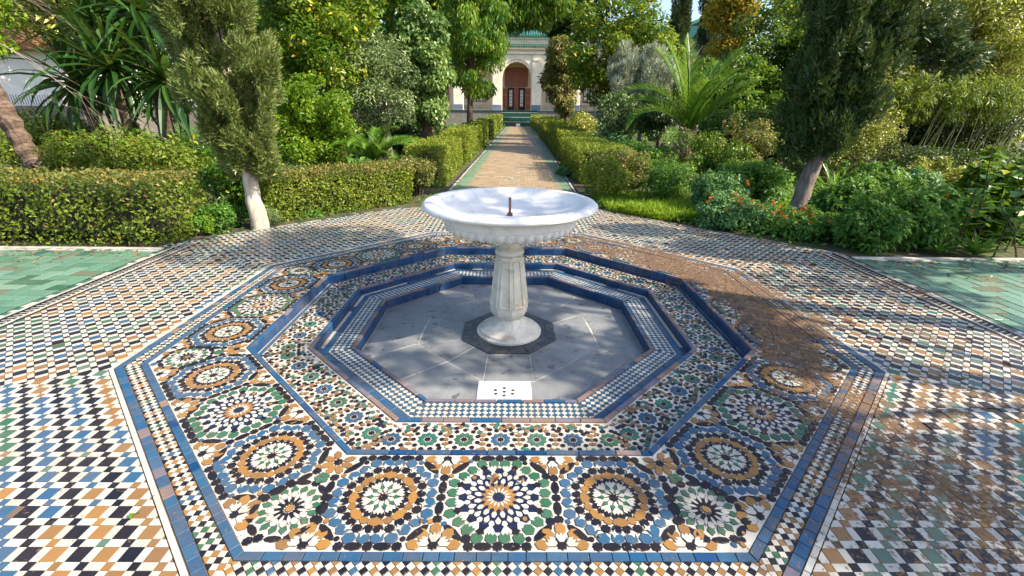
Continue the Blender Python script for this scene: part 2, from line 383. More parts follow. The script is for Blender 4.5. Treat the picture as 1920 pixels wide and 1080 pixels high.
class Tiles:
    def __init__(s, name, parent, limit=300, h=.006, bev=.0016, minpx=9., skirt=False): s.skirt = skirt; s.t = []; s.name = name; s.parent = parent; s.limit = limit; s.h = h; s.bev = bev; s.minpx = minpx
    def add(s, poly, x, y, rot, z, mat, key=None, h=None): s.t.append((poly, x, y, rot, z, mat, key, h or s.h))
    def solid(s, poly, z, h, bev, lite=False):
        poly = ccw(poly); n = len(poly); top = inset(poly, bev)
        if lite:
            v = [(px, py, z-h) for px, py in poly] + [(px, py, z) for px, py in inset(poly, bev*.5)]
            f = [(i, (i+1) % n, n+(i+1) % n, n+i) for i in range(n)] + [tuple(range(n, 2*n))]
            if s.skirt:
                m0 = len(v); v += [(px, py, z-.0012) for px, py in inset(poly, -.0001)] + [(px, py, z-h-.0008) for px, py in inset(poly, -.0024)]
                for i in range(n): j = (i+1) % n; f.append((m0+n+i, m0+n+j, m0+j, m0+i))
            return v, f
        v = [(px, py, z-h) for px, py in poly] + [(px, py, z-bev*.7) for px, py in poly] + [(px, py, z) for px, py in top]
        f = []
        for k in (0, 1):
            for i in range(n): j = (i+1) % n; f.append((k*n+i, k*n+j, (k+1)*n+j, (k+1)*n+i))
        f.append(tuple(range(2*n, 3*n)))
        if s.skirt:
            o1 = inset(poly, -.0024); m0 = len(v)
            v += [(px, py, z-.0012) for px, py in inset(poly, -.0001)] + [(px, py, z-h-.0008) for px, py in o1]
            for i in range(n): j = (i+1) % n; f.append((m0+n+i, m0+n+j, m0+j, m0+i))
        return v, f
    def finish(s, tilt=.010):
        sz = []
        for k, (poly, x, y, rot, z, mat, key, h) in enumerate(s.t):
            d = np.array([x, y, z]) - CPOS; w_ = d @ CF
            if w_ < .3: sz.append((0, k)); continue
            u, v = (d@CRt)/w_*851.5, (d@CUp)/w_*851.5
            if abs(u) > 960 or abs(v) > 540: sz.append((0, k)); continue
            a = area(poly)*(851.5/w_)**2*abs(d[2])/np.linalg.norm(d)
            sz.append((a, k))
        sz.sort(reverse=True)
        picked = {k for a, k in sz[:s.limit] if a > s.minpx**2*.55}
        cache = {}; V = []; F = []; MI = []; RN = []; mats = []
        for k, (poly, x, y, rot, z, mat, key, h) in enumerate(s.t):
            if k in picked:
                ck = (key, mat, h) if key else None
                me = cache.get(ck) if ck else None
                if me is None:
                    v, f = s.solid(poly, 0, h, s.bev); me = bpy.data.meshes.new(s.name); me.from_pydata(v, [], f); me.materials.append(T[mat] if isinstance(mat, str) else mat)
                    if s.skirt: me.materials.append(JOINT); n_ = len(poly); me.polygons.foreach_set('material_index', [0]*(2*n_+1)+[1]*n_)
                    if ck: cache[ck] = me
                tl = tilt if area(poly) < .006 else 0.
                link_mesh(s.name, me, s.parent, (x, y, z), (random.gauss(0, tl), random.gauss(0, tl), rot))
            else:
                v, f = s.solid(xf(poly, x, y, rot), z, h, s.bev, True)
                n0 = len(V); V += v
                if mat not in mats: mats.append(mat)
                r = random.random()
                nb = len(poly)+1
                if s.skirt and JOINT not in mats: mats.append(JOINT)
                for qi, q in enumerate(f): F.append(tuple(n0+i for i in q)); MI.append(mats.index(mat if qi < nb else JOINT)); RN.append(r)
        if V:
            mobj(s.name+'_field', V, F, [T[m_] if isinstance(m_, str) else m_ for m_ in mats], s.parent, mi=MI, attrs={'rnd': RN}, kind='stuff')
def octpts(ap, z=None, phase=0):
    Rr = ap/math.cos(PI/8); return [(Rr*math.cos(PI/8+i*PI/4), Rr*math.sin(PI/8+i*PI/4)) for i in range(8)]
def octring(a0, a1, z0, z1=None):
    """flat or sloping octagonal ring"""
    z1 = z0 if z1 is None else z1
    p, q = octpts(a0), octpts(a1)
    v = [(x, y, z0) for x, y in p] + [(x, y, z1) for x, y in q]
    f = [(i, 8+i, 8+(i+1) % 8, (i+1) % 8) for i in range(8)]
    return v, f
def side(k):
    """frame of side k: normal angle, normal and tangent"""
    a = k*PI/4; return a, (math.cos(a), math.sin(a)), (-math.sin(a), math.cos(a))
def on_side(k, u, v):
    a, n, t = side(k); return n[0]*v+t[0]*u, n[1]*v+t[1]*u
# shapes, local x = radial, y = tangential
def star(n, r, inner=.72, ph=0): return [((r if i % 2 == 0 else r*inner)*math.cos(ph+PI*i/n), (r if i % 2 == 0 else r*inner)*math.sin(ph+PI*i/n)) for i in range(2*n)]
def oval(a, b): return [(a*math.cos(t), b*math.sin(t)) for t in np.linspace(0, 2*PI, 9)[:-1]]
def hexa(a, b): return [(a, 0), (a*.45, b), (-a*.45, b), (-a, 0), (-a*.45, -b), (a*.45, -b)]
def kite(a, b): return [(a, 0), (a*.1, b), (-a*.7, b*.6), (-a, 0), (-a*.7, -b*.6), (a*.1, -b)]
def petal(a, b): return [(a, b*.55), (a*.2, b), (-a, 0), (a*.2, -b), (a, -b*.55), (a*1.12, 0)]
def crown(a, b): return [(a*.2, b), (a*1., b*.72), (a*.45, b*.3), (a*1.1, 0), (a*.45, -b*.3), (a, -b*.72), (a*.2, -b), (-a, -b*.35), (-a, b*.35)]
def cross4(r): return star(4, r, .42)

# ================================================================== SETTING: ground
def rect_with_hole():
    o = octpts(3.9); Rb = 400.
    v = [(x, y, -.03) for x, y in o]; outer = []
    for x, y in o:
        s_ = Rb/max(abs(x), abs(y)); outer.append((x*s_, y*s_, -.03))
    v += outer; f = [(i, 8+i, 8+(i+1) % 8, (i+1) % 8) for i in range(8)]
    return v, f
v, f = rect_with_hole(); tag(mobj('ground', v, f, GROUND), kind='structure')

# ------------------------------------------------ rosette paving (ring between basin and field)
MP = tag(empty('rosette_pavement'), kind='structure')
v, f = octring(1.838, 2.368, -.004); mobj('white_bed', v, f, T['whitebed'], MP)
v, f = octring(2.368, 2.57, -.0055); mobj('grout_bed', v, f, T['grout'], MP)
ros = Tiles('rosette_tile', MP, 300, h=.004, bev=.0008, minpx=9, skirt=True)
S = {k: v for k, v in dict(
  bstar=star(8, .0225, .82), boval=oval(.0195, .040), bovald=oval(.019, .058), bhex=hexa(.024, .019), blue2=hexa(.0275, .0235), sst=star(8, .0215, .84), cr4=cross4(.018),
  obig=oval(.0195, .0315), osm=oval(.0165, .0165), bpet=kite(.021, .0125), wcr=crown(.016, .021), gst=star(5, .019, .45), wpet=petal(.0125, .0095), c10=star(10, .022, .6),
  gleaf=hexa(.026, .020), wcr2=crown(.017, .021), bk=kite(.018, .015), wp2=petal(.0155, .0115), wp3=petal(.018, .0105), ok=kite(.025, .0125), wk=kite(.016, .0045), c16=star(16, .027, .72),
  fo=hexa(.027, .019), fw=crown(.019, .021), fc=star(8, .02, .75), ns=star(5, .02, .42)).items()}
for k_ in S:
    q_ = {'bstar': .95, 'boval': .93, 'bovald': .93, 'blue2': 1.04, 'sst': 1.0}.get(k_, 1.13); S[k_] = [(x*q_, y*q_) for x, y in S[k_]]
def octf(th):
    q = (th % (PI/4)) - PI/8 if False else ((th + PI/8) % (PI/4)) - PI/8
    return 1/max(math.cos(q), .92)
HU, HV = .2555, .243
def sym_octf(th): return 1/math.cos(((th + PI/8) % (PI/4)) - PI/8)
placed = []
def put(coll, shape, X, Y, rot, z, mat, far=False):
    coll.add(S[shape] if isinstance(shape, str) else shape, X, Y, rot, z+random.gauss(0, .00015), mat, shape if isinstance(shape, str) else None)
    placed.append((X, Y, max(math.hypot(*p) for p in (S[shape] if isinstance(shape, str) else shape))))
def ringp(coll, cx, cy, base, n, rho, shape, mat, z=0., ph=0., octn=0., alt=None, frot=0., jit=.0):
    for i in range(n):
        th = 2*PI*(i+ph)/n; k = 1 + octn*(sym_octf(th)-1)
        r = rho*HV*k
        sh, mt = (shape, mat) if alt is None or i % 2 == 0 else alt
        put(coll, sh, cx+r*math.cos(base+th), cy+r*math.sin(base+th), base+th+frot, z, mt)
def medallion(cx, cy, base, kind, coll):
    # frame
    if kind == 'blue':
        ringp(coll, cx, cy, base, 24, .85, 'blue2', 'blue', octn=1., ph=.5)
        ringp(coll, cx, cy, base, 16, .765, 'cr4', 'white', z=.0006, octn=.8, ph=.5)
        ringp(coll, cx, cy, base, 24, .675, 'sst', 'black', octn=.7, ph=.5)
        ringp(coll, cx, cy, base, 16, .535, 'obig', 'ochre', octn=.1, alt=('osm', 'ochre'))
        ringp(coll, cx, cy, base, 20, .405, 'bpet', 'black', ph=.5)
        ringp(coll, cx, cy, base, 10, .31, 'wcr', 'white', z=.0008)
        ringp(coll, cx, cy, base, 10, .205, 'gst', 'green', ph=.5)
        ringp(coll, cx, cy, base, 10, .255, 'wpet', 'white', z=.001, ph=0)
        ringp(coll, cx, cy, base, 10, .15, 'wpet', 'white', z=.001, ph=0)
        put(coll, 'c10', cx, cy, base, .0005, 'black')
    else:
        ringp(coll, cx, cy, base, 24, .845, 'gleaf', 'green', octn=1., ph=.5)
        put(coll, [(.735*HV*math.cos(t), .735*HV*math.sin(t)) for t in np.linspace(0, 2*PI, 25)[:-1]], cx, cy, base+PI/24, -.0012, 'navy'); placed.pop()
        ringp(coll, cx, cy, base, 16, .715, 'wcr2', 'white', octn=.5, ph=.5)
        ringp(coll, cx, cy, base, 8, .75, 'bk', 'black', octn=.5, z=.0008, ph=.5)
        ringp(coll, cx, cy, base, 16, .60, 'wp2', 'white', ph=.5, frot=PI)
        ringp(coll, cx, cy, base, 16, .50, 'wp2', 'white', ph=0)
        ringp(coll, cx, cy, base, 16, .36, 'wp3', 'white', ph=.5)
        ringp(coll, cx, cy, base, 16, .225, 'ok', 'ochre', ph=.5, z=.0012)
        ringp(coll, cx, cy, base, 16, .165, 'wk', 'white', ph=0, z=.0018)
        put(coll, 'c16', cx, cy, base, .0022, 'navy'); placed.pop()
def frame(k, ucs, vc):
    a, n, t = side(k)
    def P(u, v): return on_side(k, u, v)
    us = [ucs[0]-HU] + [u+HU for u in ucs]
    for uc in ucs:
        for sv in (-1, 1):
            for du in (-.115, 0, .115): x, y = P(uc+du, vc+sv*HV); put(ros, 'bstar', x, y, a, .0002, 'black')
            for du in (-.0575, .0575): x, y = P(uc+du, vc+sv*HV); put(ros, 'boval', x, y, a, 0, 'black')
            for su in (-1, 1):
                x, y = P(uc+su*(HU+.115)/2, vc+sv*(HV+.115)/2)
                put(ros, 'bovald', x, y, a + (PI/4 if su*sv > 0 else -PI/4), 0, 'black')
    for u in us:
        for dv in (-.115, 0, .115): x, y = P(u, vc+dv); put(ros, 'bstar', x, y, a, .0002, 'black')
        for dv in (-.0575, .0575): x, y = P(u, vc+dv); put(ros, 'boval', x, y, a+PI/2, 0, 'black')
    for u in us:                                # ochre and white fans
        for sv in (-1, 1):
            if u in (us[0], us[-1]) and sv < 0: continue
            X, Y = P(u, vc+sv*(HV+.006)); b0 = a + (0 if sv < 0 else PI)
            for q, th in enumerate(np.linspace(-80, 80, 5)):
                th = R_(th); r = .088 - .008*abs(math.sin(th))
                put(ros, 'fo', X+r*math.cos(b0+th), Y+r*math.sin(b0+th), b0+th, 0, 'ochre')
            for th in (-58, 0, 58):
                th = R_(th); put(ros, 'fw', X+.047*math.cos(b0+th), Y+.047*math.sin(b0+th), b0+th, .0006, 'white')
            put(ros, 'fc', X+.012*math.cos(b0), Y+.012*math.sin(b0), b0, .0004, 'black')
            for th in (-30, 30):
                th = R_(th); put(ros, [(.011, 0), (-.006, .009), (-.006, -.009)], X+.036*math.cos(b0+th), Y+.036*math.sin(b0+th), b0+th, .0003, 'black')
VC = 2.103
for k in range(8):
    a, n, t = side(k)
    # neighbours across a ring corner turn by 45 degrees
    for u, kd in ((-.511, 'blue'), (0, 'green'), (.511, 'blue')):
        x, y = on_side(k, u, VC); medallion(x, y, a, kd, ros)
    frame(k, (-.511, 0, .511), VC)
    # corner rosette at the outer corner between side k and k+1
    ca = a+PI/8; cx, cy = 2.345*math.cos(ca), 2.345*math.sin(ca)
    put(ros, oval(.018, .015), cx, cy, ca, .001, 'ochre')
    for i in range(12):
        th = ca+2*PI*i/12
        put(ros, kite(.022, .011), cx+.043*math.cos(th), cy+.043*math.sin(th), th, 0, 'black')
        put(ros, hexa(.019, .0135), cx+.079*math.cos(th), cy+.079*math.sin(th), th, .0004, 'white')
        th += PI/12; put(ros, kite(.026, .0075), cx+.062*math.cos(th), cy+.062*math.sin(th), th, .0002, 'white')
    for i in range(16):
        th = ca+2*PI*(i+.5)/16; put(ros, kite(.022, .016), cx+.108*math.cos(th), cy+.108*math.sin(th), th, 0, 'green')
    def inside(x, y):
        return all(x*math.cos(q*PI/4)+y*math.sin(q*PI/4) < 2.35 for q in range(8)) and max(x*math.cos(q*PI/4)+y*math.sin(q*PI/4) for q in range(8)) > 1.86
    for i in range(8):
        th = ca+2*PI*(i+.5)/8
        X, Y = cx+.148*math.cos(th), cy+.148*math.sin(th)
        if inside(X, Y): put(ros, oval(.015, .036), X, Y, th, 0, 'black')
        th = ca+2*PI*i/8; X, Y = cx+.156*math.cos(th), cy+.156*math.sin(th)
        if inside(X, Y): put(ros, 'bstar', X, Y, th, 0, 'black')
    # ochre flower at the inner corner, green flower beyond it
    fx, fy = 2.045*math.cos(ca), 2.045*math.sin(ca)
    put(ros, 'bstar', fx, fy, ca, .0006, 'black')
    for i in range(8):
        th = ca+2*PI*i/8; X, Y = fx+.052*math.cos(th), fy+.052*math.sin(th)
        if max(X*math.cos(q*PI/4)+Y*math.sin(q*PI/4) for q in range(8)) > 1.865: put(ros, hexa(.031, .0165), X, Y, th, 0, 'ochre')
    gx, gy = 2.155*math.cos(ca), 2.155*math.sin(ca)
    for i in range(5):
        th = ca+2*PI*i/5; put(ros, hexa(.016, .0135), gx+.02*math.cos(th), gy+.02*math.sin(th), th, .0002, 'green')
# drop the tiles that ran out of the ring, then fill what is left open with small blue and black pieces
def ring_pos(x, y): return max(x*math.cos(q*PI/4)+y*math.sin(q*PI/4) for q in range(8))
ros.t = [t_ for t_ in ros.t if 1.848 < ring_pos(t_[1], t_[2]) < 2.36]
placed = [p for p in placed if 1.84 < ring_pos(p[0], p[1]) < 2.37]
grid = {}
for p in placed: grid.setdefault((int(p[0]//.06), int(p[1]//.06)), []).append(p)
def free(x, y, r):
    gx, gy = int(x//.06), int(y//.06)
    for i in range(gx-1, gx+2):
        for j in range(gy-1, gy+2):
            for q in grid.get((i, j), ()):
                if math.hypot(q[0]-x, q[1]-y) < q[2]*.8+r: return False
    return True
cand = 0
for r, sh, cols in ((.019, 'bhex', ('black', 'blue')), (.013, None, ('black', 'blue', 'ochre'))):
    step = .012
    for gx in np.arange(-2.6, 2.6, step):
        for gy in np.arange(-2.6, 2.6, step):
            rp = ring_pos(gx, gy)
            if 1.862 < rp < 2.348 and free(gx, gy, r):
                shp = 'sst' if r > .015 else oval(.012, .011)
                m_ = cols[int(rng.integers(len(cols)))]
                put(ros, shp, gx, gy, math.atan2(gy, gx), 0, m_)
                grid.setdefault((int(gx//.06), int(gy//.06)), []).append((gx, gy, r))
ros.finish()

# blue strips, checker band, white kerb strip
def strip_tiles(coll, a0, a1, z, ln, mats, wts=None, gap=.0015, h=.012, ks=range(8)):
    for k in ks:
        L = 2*a0*math.tan(PI/8); L1 = 2*a1*math.tan(PI/8)
        u = -L/2; us = [u]
        while u < L/2-.03: u += ln*random.uniform(.75, 1.2); us.append(min(u, L/2))
        us[-1] = L/2
        for i in range(len(us)-1):
            e0 = us[i] if i else None; e1 = us[i+1] if i < len(us)-2 else None
            u0, u1 = us[i]+gap, us[i+1]-gap
            a_, b_ = (u0, u0) if i else (-L/2+gap, -L1/2+gap); c_, d_ = (u1, u1) if i < len(us)-2 else (L/2-gap, L1/2-gap)
            x0, y0 = on_side(k, (u0+u1)/2, (a0+a1)/2); ang = k*PI/4
            um = (u0+u1)/2; vm = (a0+a1)/2
            poly = [(a0+gap-vm, a_-um), (a1-gap-vm, b_-um), (a1-gap-vm, d_-um), (a0+gap-vm, c_-um)]
            coll.add(poly, x0, y0, ang, z+random.gauss(0, .0006), random.choices(mats, wts)[0], None, h)
bt = Tiles('border_tile', MP, 300, h=.012, bev=.002, minpx=10)
strip_tiles(bt, 2.370, 2.410, .001, .075, ['strip', 'blue', 'deep', 'rim'], [6, 4, .5, 1])
strip_tiles(bt, 2.492, 2.540, .001, .085, ['strip', 'blue', 'rim'], [6, 3, 1])
strip_tiles(bt, 2.542, 2.567, .002, .07, ['white'])
bt.finish()
bd = Tiles('diamond_tile', MP, 300, h=.007, bev=.0012, minpx=9)
def checker_band(coll, k, a0, a1, z, sq, colf, gap=.0013):
    ang = k*PI/4; hs = sq/math.sqrt(2); L = a1*math.tan(PI/8)+sq; sid = sq
    nmax = int(L/hs)+2; rows = int((a1-a0)/hs)+2
    for i in range(-nmax, nmax+1):
        for j in range(0, rows+1):
            if (i+j) % 2: continue
            for wh in (j % 2,):
                uc = i*hs; vc = a0+j*hs
                d = hs-gap*1.2
                poly = [(d, 0), (0, d), (-d, 0), (0, -d)]
                pw = [(vc+x, uc+y) for x, y in poly]
                full = True
                q = pw
                for (aa, bb, cc) in ((-1, 0, -(a0+gap)), (1, 0, a1-gap), (-math.tan(PI/8), 1, 0-gap), (-math.tan(PI/8), -1, 0-gap)):
                    q = clip(q, aa, bb, cc)
                    if len(q) < 3: break
                if len(q) < 3 or area(q) < sq*sq*.12: continue
                full = len(q) == 4 and abs(area(q)-area(pw)) < 1e-7
                x0, y0 = on_side(k, uc, vc)
                loc = [(x-vc, y-uc) for x, y in q]
                coll.add(loc, x0, y0, ang, z+random.gauss(0, .0004), 'white' if wh else colf(i, j), ('d', sq) if full else None)
grp = ['black', 'ochre', 'black', 'green', 'black', 'ochre', 'black', 'blue']
for k in range(8):
    seq = [random.choice(['ochre', 'green', 'blue', 'ochre', 'brown']) for _ in range(60)]
    checker_band(bd, k, 2.411, 2.491, 0, .0270, lambda i, j, s=seq: 'black' if ((i+40)//2) % 2 else s[((i+40)//4) % 60])
bd.finish()

# ------------------------------------------------ checker field
CF_ = tag(empty('checker_pavement'), kind='structure')
AP_OUT = {0: 3.86, 1: 4.1, 2: 4.25, 3: 4.32, 4: 3.86, 5: 4.1, 6: 4.1, 7: 4.1}
def field_poly(extra=0.):
    P = [(-9, -9), (9, -9), (9, 9), (-9, 9)]
    for k in range(8):
        a, n, t = side(k); ap = AP_OUT[k]+extra + (.27 if k in (0, 4) else 0)
        P = clip(P, n[0], n[1], ap)
    return P
outer = field_poly(.0)
# bed: fan between the ring corners and the outline
bed = []
for k in range(8):
    a, n, t = side(k)
    q = list(outer)
    q = clip(q, -n[0], -n[1], -2.568)
    am, ap_ = a-PI/8, a+PI/8
    q = clip(q, math.sin(am), -math.cos(am), 0); q = clip(q, -math.sin(ap_), math.cos(ap_), 0)
    bed.append(q)
V = []; F = []
for q in bed:
    n0 = len(V); V += [(x, y, -.0055) for x, y in ccw(q)]; F.append(tuple(range(n0, n0+len(q))))
mobj('grout_bed', V, F, T['grout'], CF_)
ft = Tiles('paving_tile', CF_, 300, h=.008, bev=.0013, minpx=10)
PER, TT = .098, .035; SS = PER-TT; g_ = .0016
def add_field(coll, k, per, tt, limit_ap, seed):
    ss = per-tt; a = k*PI/4; lat = a-PI/4
    am, ap_ = a-PI/8, a+PI/8; n = (math.cos(a), math.sin(a))
    cl, sl_ = math.cos(lat), math.sin(lat)
    rs = random.Random(seed); seqs = {}
    m_ = int(6.5/per)
    for i in range(-2, m_+1):
        for j in range(-2, m_+1):
            for (du, dv, wu, wv, typ) in ((0, 0, ss, ss, 'sq'), (ss, 0, tt, ss, 'wb'), (0, ss, ss, tt, 'wb'), (ss, ss, tt, tt, 'x')):
                u0 = i*per+du+g_/2; v0 = j*per+dv+g_/2; uc = u0+(wu-g_)/2; vc = v0+(wv-g_)/2
                X, Y = uc*cl-vc*sl_, uc*sl_+vc*cl
                d = X*n[0]+Y*n[1]
                if d < 2.5 or d > limit_ap+.08 or Y < -3.3: continue
                if rs.random() < (.003 if X < 1 else .014): continue
                hu, hv = (wu-g_)/2, (wv-g_)/2
                loc = [(-hu, -hv), (hu, -hv), (hu, hv), (-hu, hv)]
                W = xf(loc, X, Y, lat); W0 = area(W)
                for c_ in ((-n[0], -n[1], -2.5695), (n[0], n[1], limit_ap), (math.sin(am), -math.cos(am), -.0012), (-math.sin(ap_), math.cos(ap_), -.0012)):
                    W = clip(W, *c_)
                    if len(W) < 3: break
                if len(W) < 3 or area(W) < W0*.08: continue
                full = abs(area(W)-W0) < 1e-8
                dg = i+j
                if typ == 'wb': mt = 'white'
                else:
                    dd = dg + (1 if typ == 'x' else 0)
                    if dd % 2 == 0: mt = 'black'
                    else:
                        key = (dd, (i-j+400)//rs.choice((9,))); 
                        if key not in seqs: seqs[key] = rs.choice(['ochre', 'ochre', 'blue', 'green', 'ochre', 'blue', 'sage', 'brown'] if k in (4, 5, 3) else ['ochre', 'brown', 'sage', 'sage', 'blue', 'teal', 'ochre', 'black'])
                        mt = seqs[key]
                        if rs.random() < .12: mt = rs.choice(['brown', 'black', 'sage', 'ochre'])
                if not full:
                    cc = math.cos(-lat); s2 = math.sin(-lat); loc = [((x-X)*cc-(y-Y)*s2, (x-X)*s2+(y-Y)*cc) for x, y in W]
                coll.add(loc, X, Y, lat, random.gauss(0, .0005), mt, (typ, wu > wv) if full else None)
for k in range(8): add_field(ft, k, PER, TT, AP_OUT[k]-(.0 if k in (0, 4) else .06), 50+k)
ft.finish()
# edging strips of the field
et = Tiles('edging_tile', CF_, 300, h=.01, bev=.0015, minpx=10)
def line_tiles(coll, p0, p1, w_, ln, mats, wts, z=.001, gap=.0015):
    d = math.hypot(p1[0]-p0[0], p1[1]-p0[1]); ang = math.atan2(p1[1]-p0[1], p1[0]-p0[0]); s_ = 0
    while s_ < d-.01:
        l = min(ln*random.uniform(.8, 1.15), d-s_)
        m_ = s_+l/2; x = p0[0]+math.cos(ang)*m_; y = p0[1]+math.sin(ang)*m_
        coll.add([(-l/2+gap, -w_/2+gap), (l/2-gap, -w_/2+gap), (l/2-gap, w_/2-gap), (-l/2+gap, w_/2-gap)], x, y, ang, z+random.gauss(0, .0005), random.choices(mats, wts)[0])
        s_ += l
for sx, ytop in ((-1, 1.99), (1, 1.69)):
    for x0, w_, ln, ms, wt in ((3.875, .026, .07, ['black', 'navy'], [3, 1]), (3.905, .028, .08, ['white'], [1]), (4.015, .026, .09, ['black'], [1]), (4.045, .028, .09, ['white'], [1]),
                               (4.085, .045, .06, ['teal', 'white', 'sage'], [4, 3, 2]), (4.115, .012, .1, ['black'], [1])):
        line_tiles(et, (sx*x0, -3.3), (sx*x0, min(ytop, 4.32*1.414-x0 if sx < 0 else 4.1*1.414-x0)), w_, ln, ms, wt)
    # plaited black and white band
    y = -3.3
    while y < ytop-.12:
        for q in (0, 1):
            et.add([(-.031, -.006), (.031, .018), (.031, .036), (-.031, .012)] if q == 0 else [(-.031, .016), (.031, .04), (.031, .052), (-.031, .028)], sx*3.96, y, 0 if sx > 0 else 0, .001, 'black' if q == 0 else 'white', ('plait', q))
        y += .048
for k in (1, 2, 3):      # back edges
    a, n, t = side(k)
    prev = AP_OUT[k-1]+(.27 if k-1 == 0 else 0); nxt = AP_OUT[k+1]+(.27 if k+1 == 4 else 0)
    ap = AP_OUT[k]
    u1 = (nxt-ap*math.cos(PI/4))/math.sin(PI/4); u0 = -(prev-ap*math.cos(PI/4))/math.sin(PI/4)
    for dv, w_, ms, wt in ((-.046, .022, ['black', 'navy'], [2, 1]), (-.018, .03, ['white', 'teal', 'blue'], [4, 1, 1])):
        p0 = on_side(k, u0+.02, ap+dv); p1 = on_side(k, u1-.02, ap+dv)
        line_tiles(et, p0, p1, w_, .08, ms, wt)
et.finish()

# ------------------------------------------------ basin: three octagonal steps down
BA = thing('fountain_basin', 'sunken octagonal fountain basin stepping down in blue tiled rims to grey slabs', 'basin')
Z1, Z2, Z3 = -.085, -.150, -.245
A1o, A1i = 1.838, 1.808; A2o, A2i = 1.475, 1.445; A3o, A3i = 1.193, 1.165
for nm, args, mt in (('mosaic_bed', (A2o, A1i, Z1-.004), 'whitebed'), ('checker_bed', (A3o, A2i, Z2-.004), 'grout'), ('floor_bed', (.0, A3i, Z3-.0022), 'grout')):
    v, f = octring(*args); mobj(nm, v, f, LIMEST if nm == 'floor_bed' else T[mt], BA)
for a_i, a_o, zt, zb in ((A1i, A1o, 0, Z1), (A2i, A2o, Z1, Z2), (A3i, A3o, Z2, Z3)):   # step bodies
    v, f = octring(a_i+.004, a_i+.004, zb-.01, zt-.008); mobj('step_body', v, f, T['rim'], BA)
rt = Tiles('rim_tile', BA, 300, h=.012, bev=.004, minpx=8)
strip_tiles(rt, A1i-.004, A1o-.001, .003, .16, ['strip', 'rim', 'deep'], [2, 5, 1], h=.014, ks=(0, 1, 2, 3, 4))
strip_tiles(rt, A1i-.004, A1o-.001, .003, .16, ['strip', 'rim', 'deep'], [7, 1.3, 1], h=.014, ks=(5, 6, 7))
strip_tiles(rt, A2i-.004, A2o, Z1+.004, .16, ['rim', 'strip'], [5, 2], h=.014)
strip_tiles(rt, A3i-.004, A3o, Z2+.004, .15, ['rim', 'strip'], [5, 2], h=.014)
strip_tiles(rt, A1i-.046, A1i-.012, Z1+.001, .16, ['strip', 'deep'], [3, 1])
strip_tiles(rt, A2i-.098, A2i-.044, Z2+.001, .15, ['strip'], [1])
strip_tiles(rt, A2i-.042, A2i-.012, Z2+.001, .14, ['white', 'strip'], [4, 1])
rt.finish()
# riser tiles stand upright on the step faces
def risers(a, zt, zb, ln):
    for k in range(8):
        L = 2*a*math.tan(PI/8); nT = max(1, int(round(L/ln))); us = [ -L/2+L*i/nT for i in range(nT+1)]
        for i in range(nT):
            l = us[i+1]-us[i]-.003; h = zt-zb-.004; hv, hl = h/2, l/2
            key = (a, 'r')
            if key not in rcache:
                b_ = .003; vv = [(0, -hl, -hv), (0, hl, -hv), (0, hl, hv), (0, -hl, hv), (-.008, -hl, -hv), (-.008, hl, -hv), (-.008, hl, hv), (-.008, -hl, hv),
                      (-.011, -hl+b_, -hv+b_), (-.011, hl-b_, -hv+b_), (-.011, hl-b_, hv-b_), (-.011, -hl+b_, hv-b_)]
                ff = [(0, 1, 5, 4), (1, 2, 6, 5), (2, 3, 7, 6), (3, 0, 4, 7), (4, 5, 9, 8), (5, 6, 10, 9), (6, 7, 11, 10), (7, 4, 8, 11), (8, 9, 10, 11)]
                me = bpy.data.meshes.new('riser_tile'); me.from_pydata(vv, [], ff); me.materials.append(T['deep']); rcache[key] = me
            x, y = on_side(k, (us[i]+us[i+1])/2, a+.003)
            link_mesh('riser_tile', rcache[key], BA, (x, y, (zt+zb)/2), (random.gauss(0, .004), random.gauss(0, .01), k*PI/4+random.gauss(0, .006)))
rcache = {}
risers(A1i, -.010, Z1, .17); risers(A2i, Z1-.009, Z2, .16); risers(A3i, Z2-.009, Z3, .17)
# small mosaic on the first step
mt_ = Tiles('mosaic_tile', BA, 300, h=.004, bev=.0008, minpx=8, skirt=True)
S['mc'] = star(8, .0165, .82); S['mp'] = hexa(.0175, .0115); S['mb'] = star(8, .0135, .85); S['mw'] = crown(.016, .016); S['mo'] = hexa(.013, .017); S['mt'] = petal(.024, .0085); S['md'] = oval(.006, .006)
def small_rosette(cx, cy, base, col):
    put(mt_, 'mc', cx, cy, base, Z1+.0006, 'black')
    for i in range(10):
        th = base+2*PI*i/10; put(mt_, 'mp', cx+.0385*math.cos(th), cy+.0385*math.sin(th), th, Z1, col)
        th += PI/10; put(mt_, 'mb', cx+.078*math.cos(th), cy+.078*math.sin(th), th, Z1, 'black')
for k in range(8):
    a = k*PI/4; vc = (A2o+A1i-.046)/2+.002
    us = [-.575, -.385, -.19, -.058, .058, .19, .385, .575]; us = [-.60, -.40, -.20, 0, .20, .40, .60]
    cols = ['teal', 'check', 'teal', 'blue', 'green', 'check', 'teal'] if k % 2 else ['check', 'teal', 'green', 'blue', 'teal', 'check', 'green']
    for u, c in zip(us, cols):
        x, y = on_side(k, u, vc); small_rosette(x, y, a+random.choice((0, PI/10)), c)
    for u in [q+.1 for q in us[:-1]] + [us[0]-.09, us[-1]+.09]:
        for dv in (-.035, 0, .035): x, y = on_side(k, u, vc+dv); put(mt_, 'mo' if dv else 'mb', x, y, a, Z1+.0003, 'brown')
        for sv in (-1, 1):
            x, y = on_side(k, u, vc+sv*.118); put(mt_, 'mc', x, y, a, Z1, 'navy')
            for su in (-1, 1):
                x, y = on_side(k, u+su*.05, vc+sv*.128); put(mt_, hexa(.008, .016), x, y, a, Z1, 'brown')
    x, y = on_side(k, .68, vc+.02)
mt_.t = [t_ for t_ in mt_.t if A2o+.012 < ring_pos(t_[1], t_[2]) < A1i-.056]
grid = {}
for t_ in mt_.t: grid.setdefault((int(t_[1]//.06), int(t_[2]//.06)), []).append((t_[1], t_[2], .018))
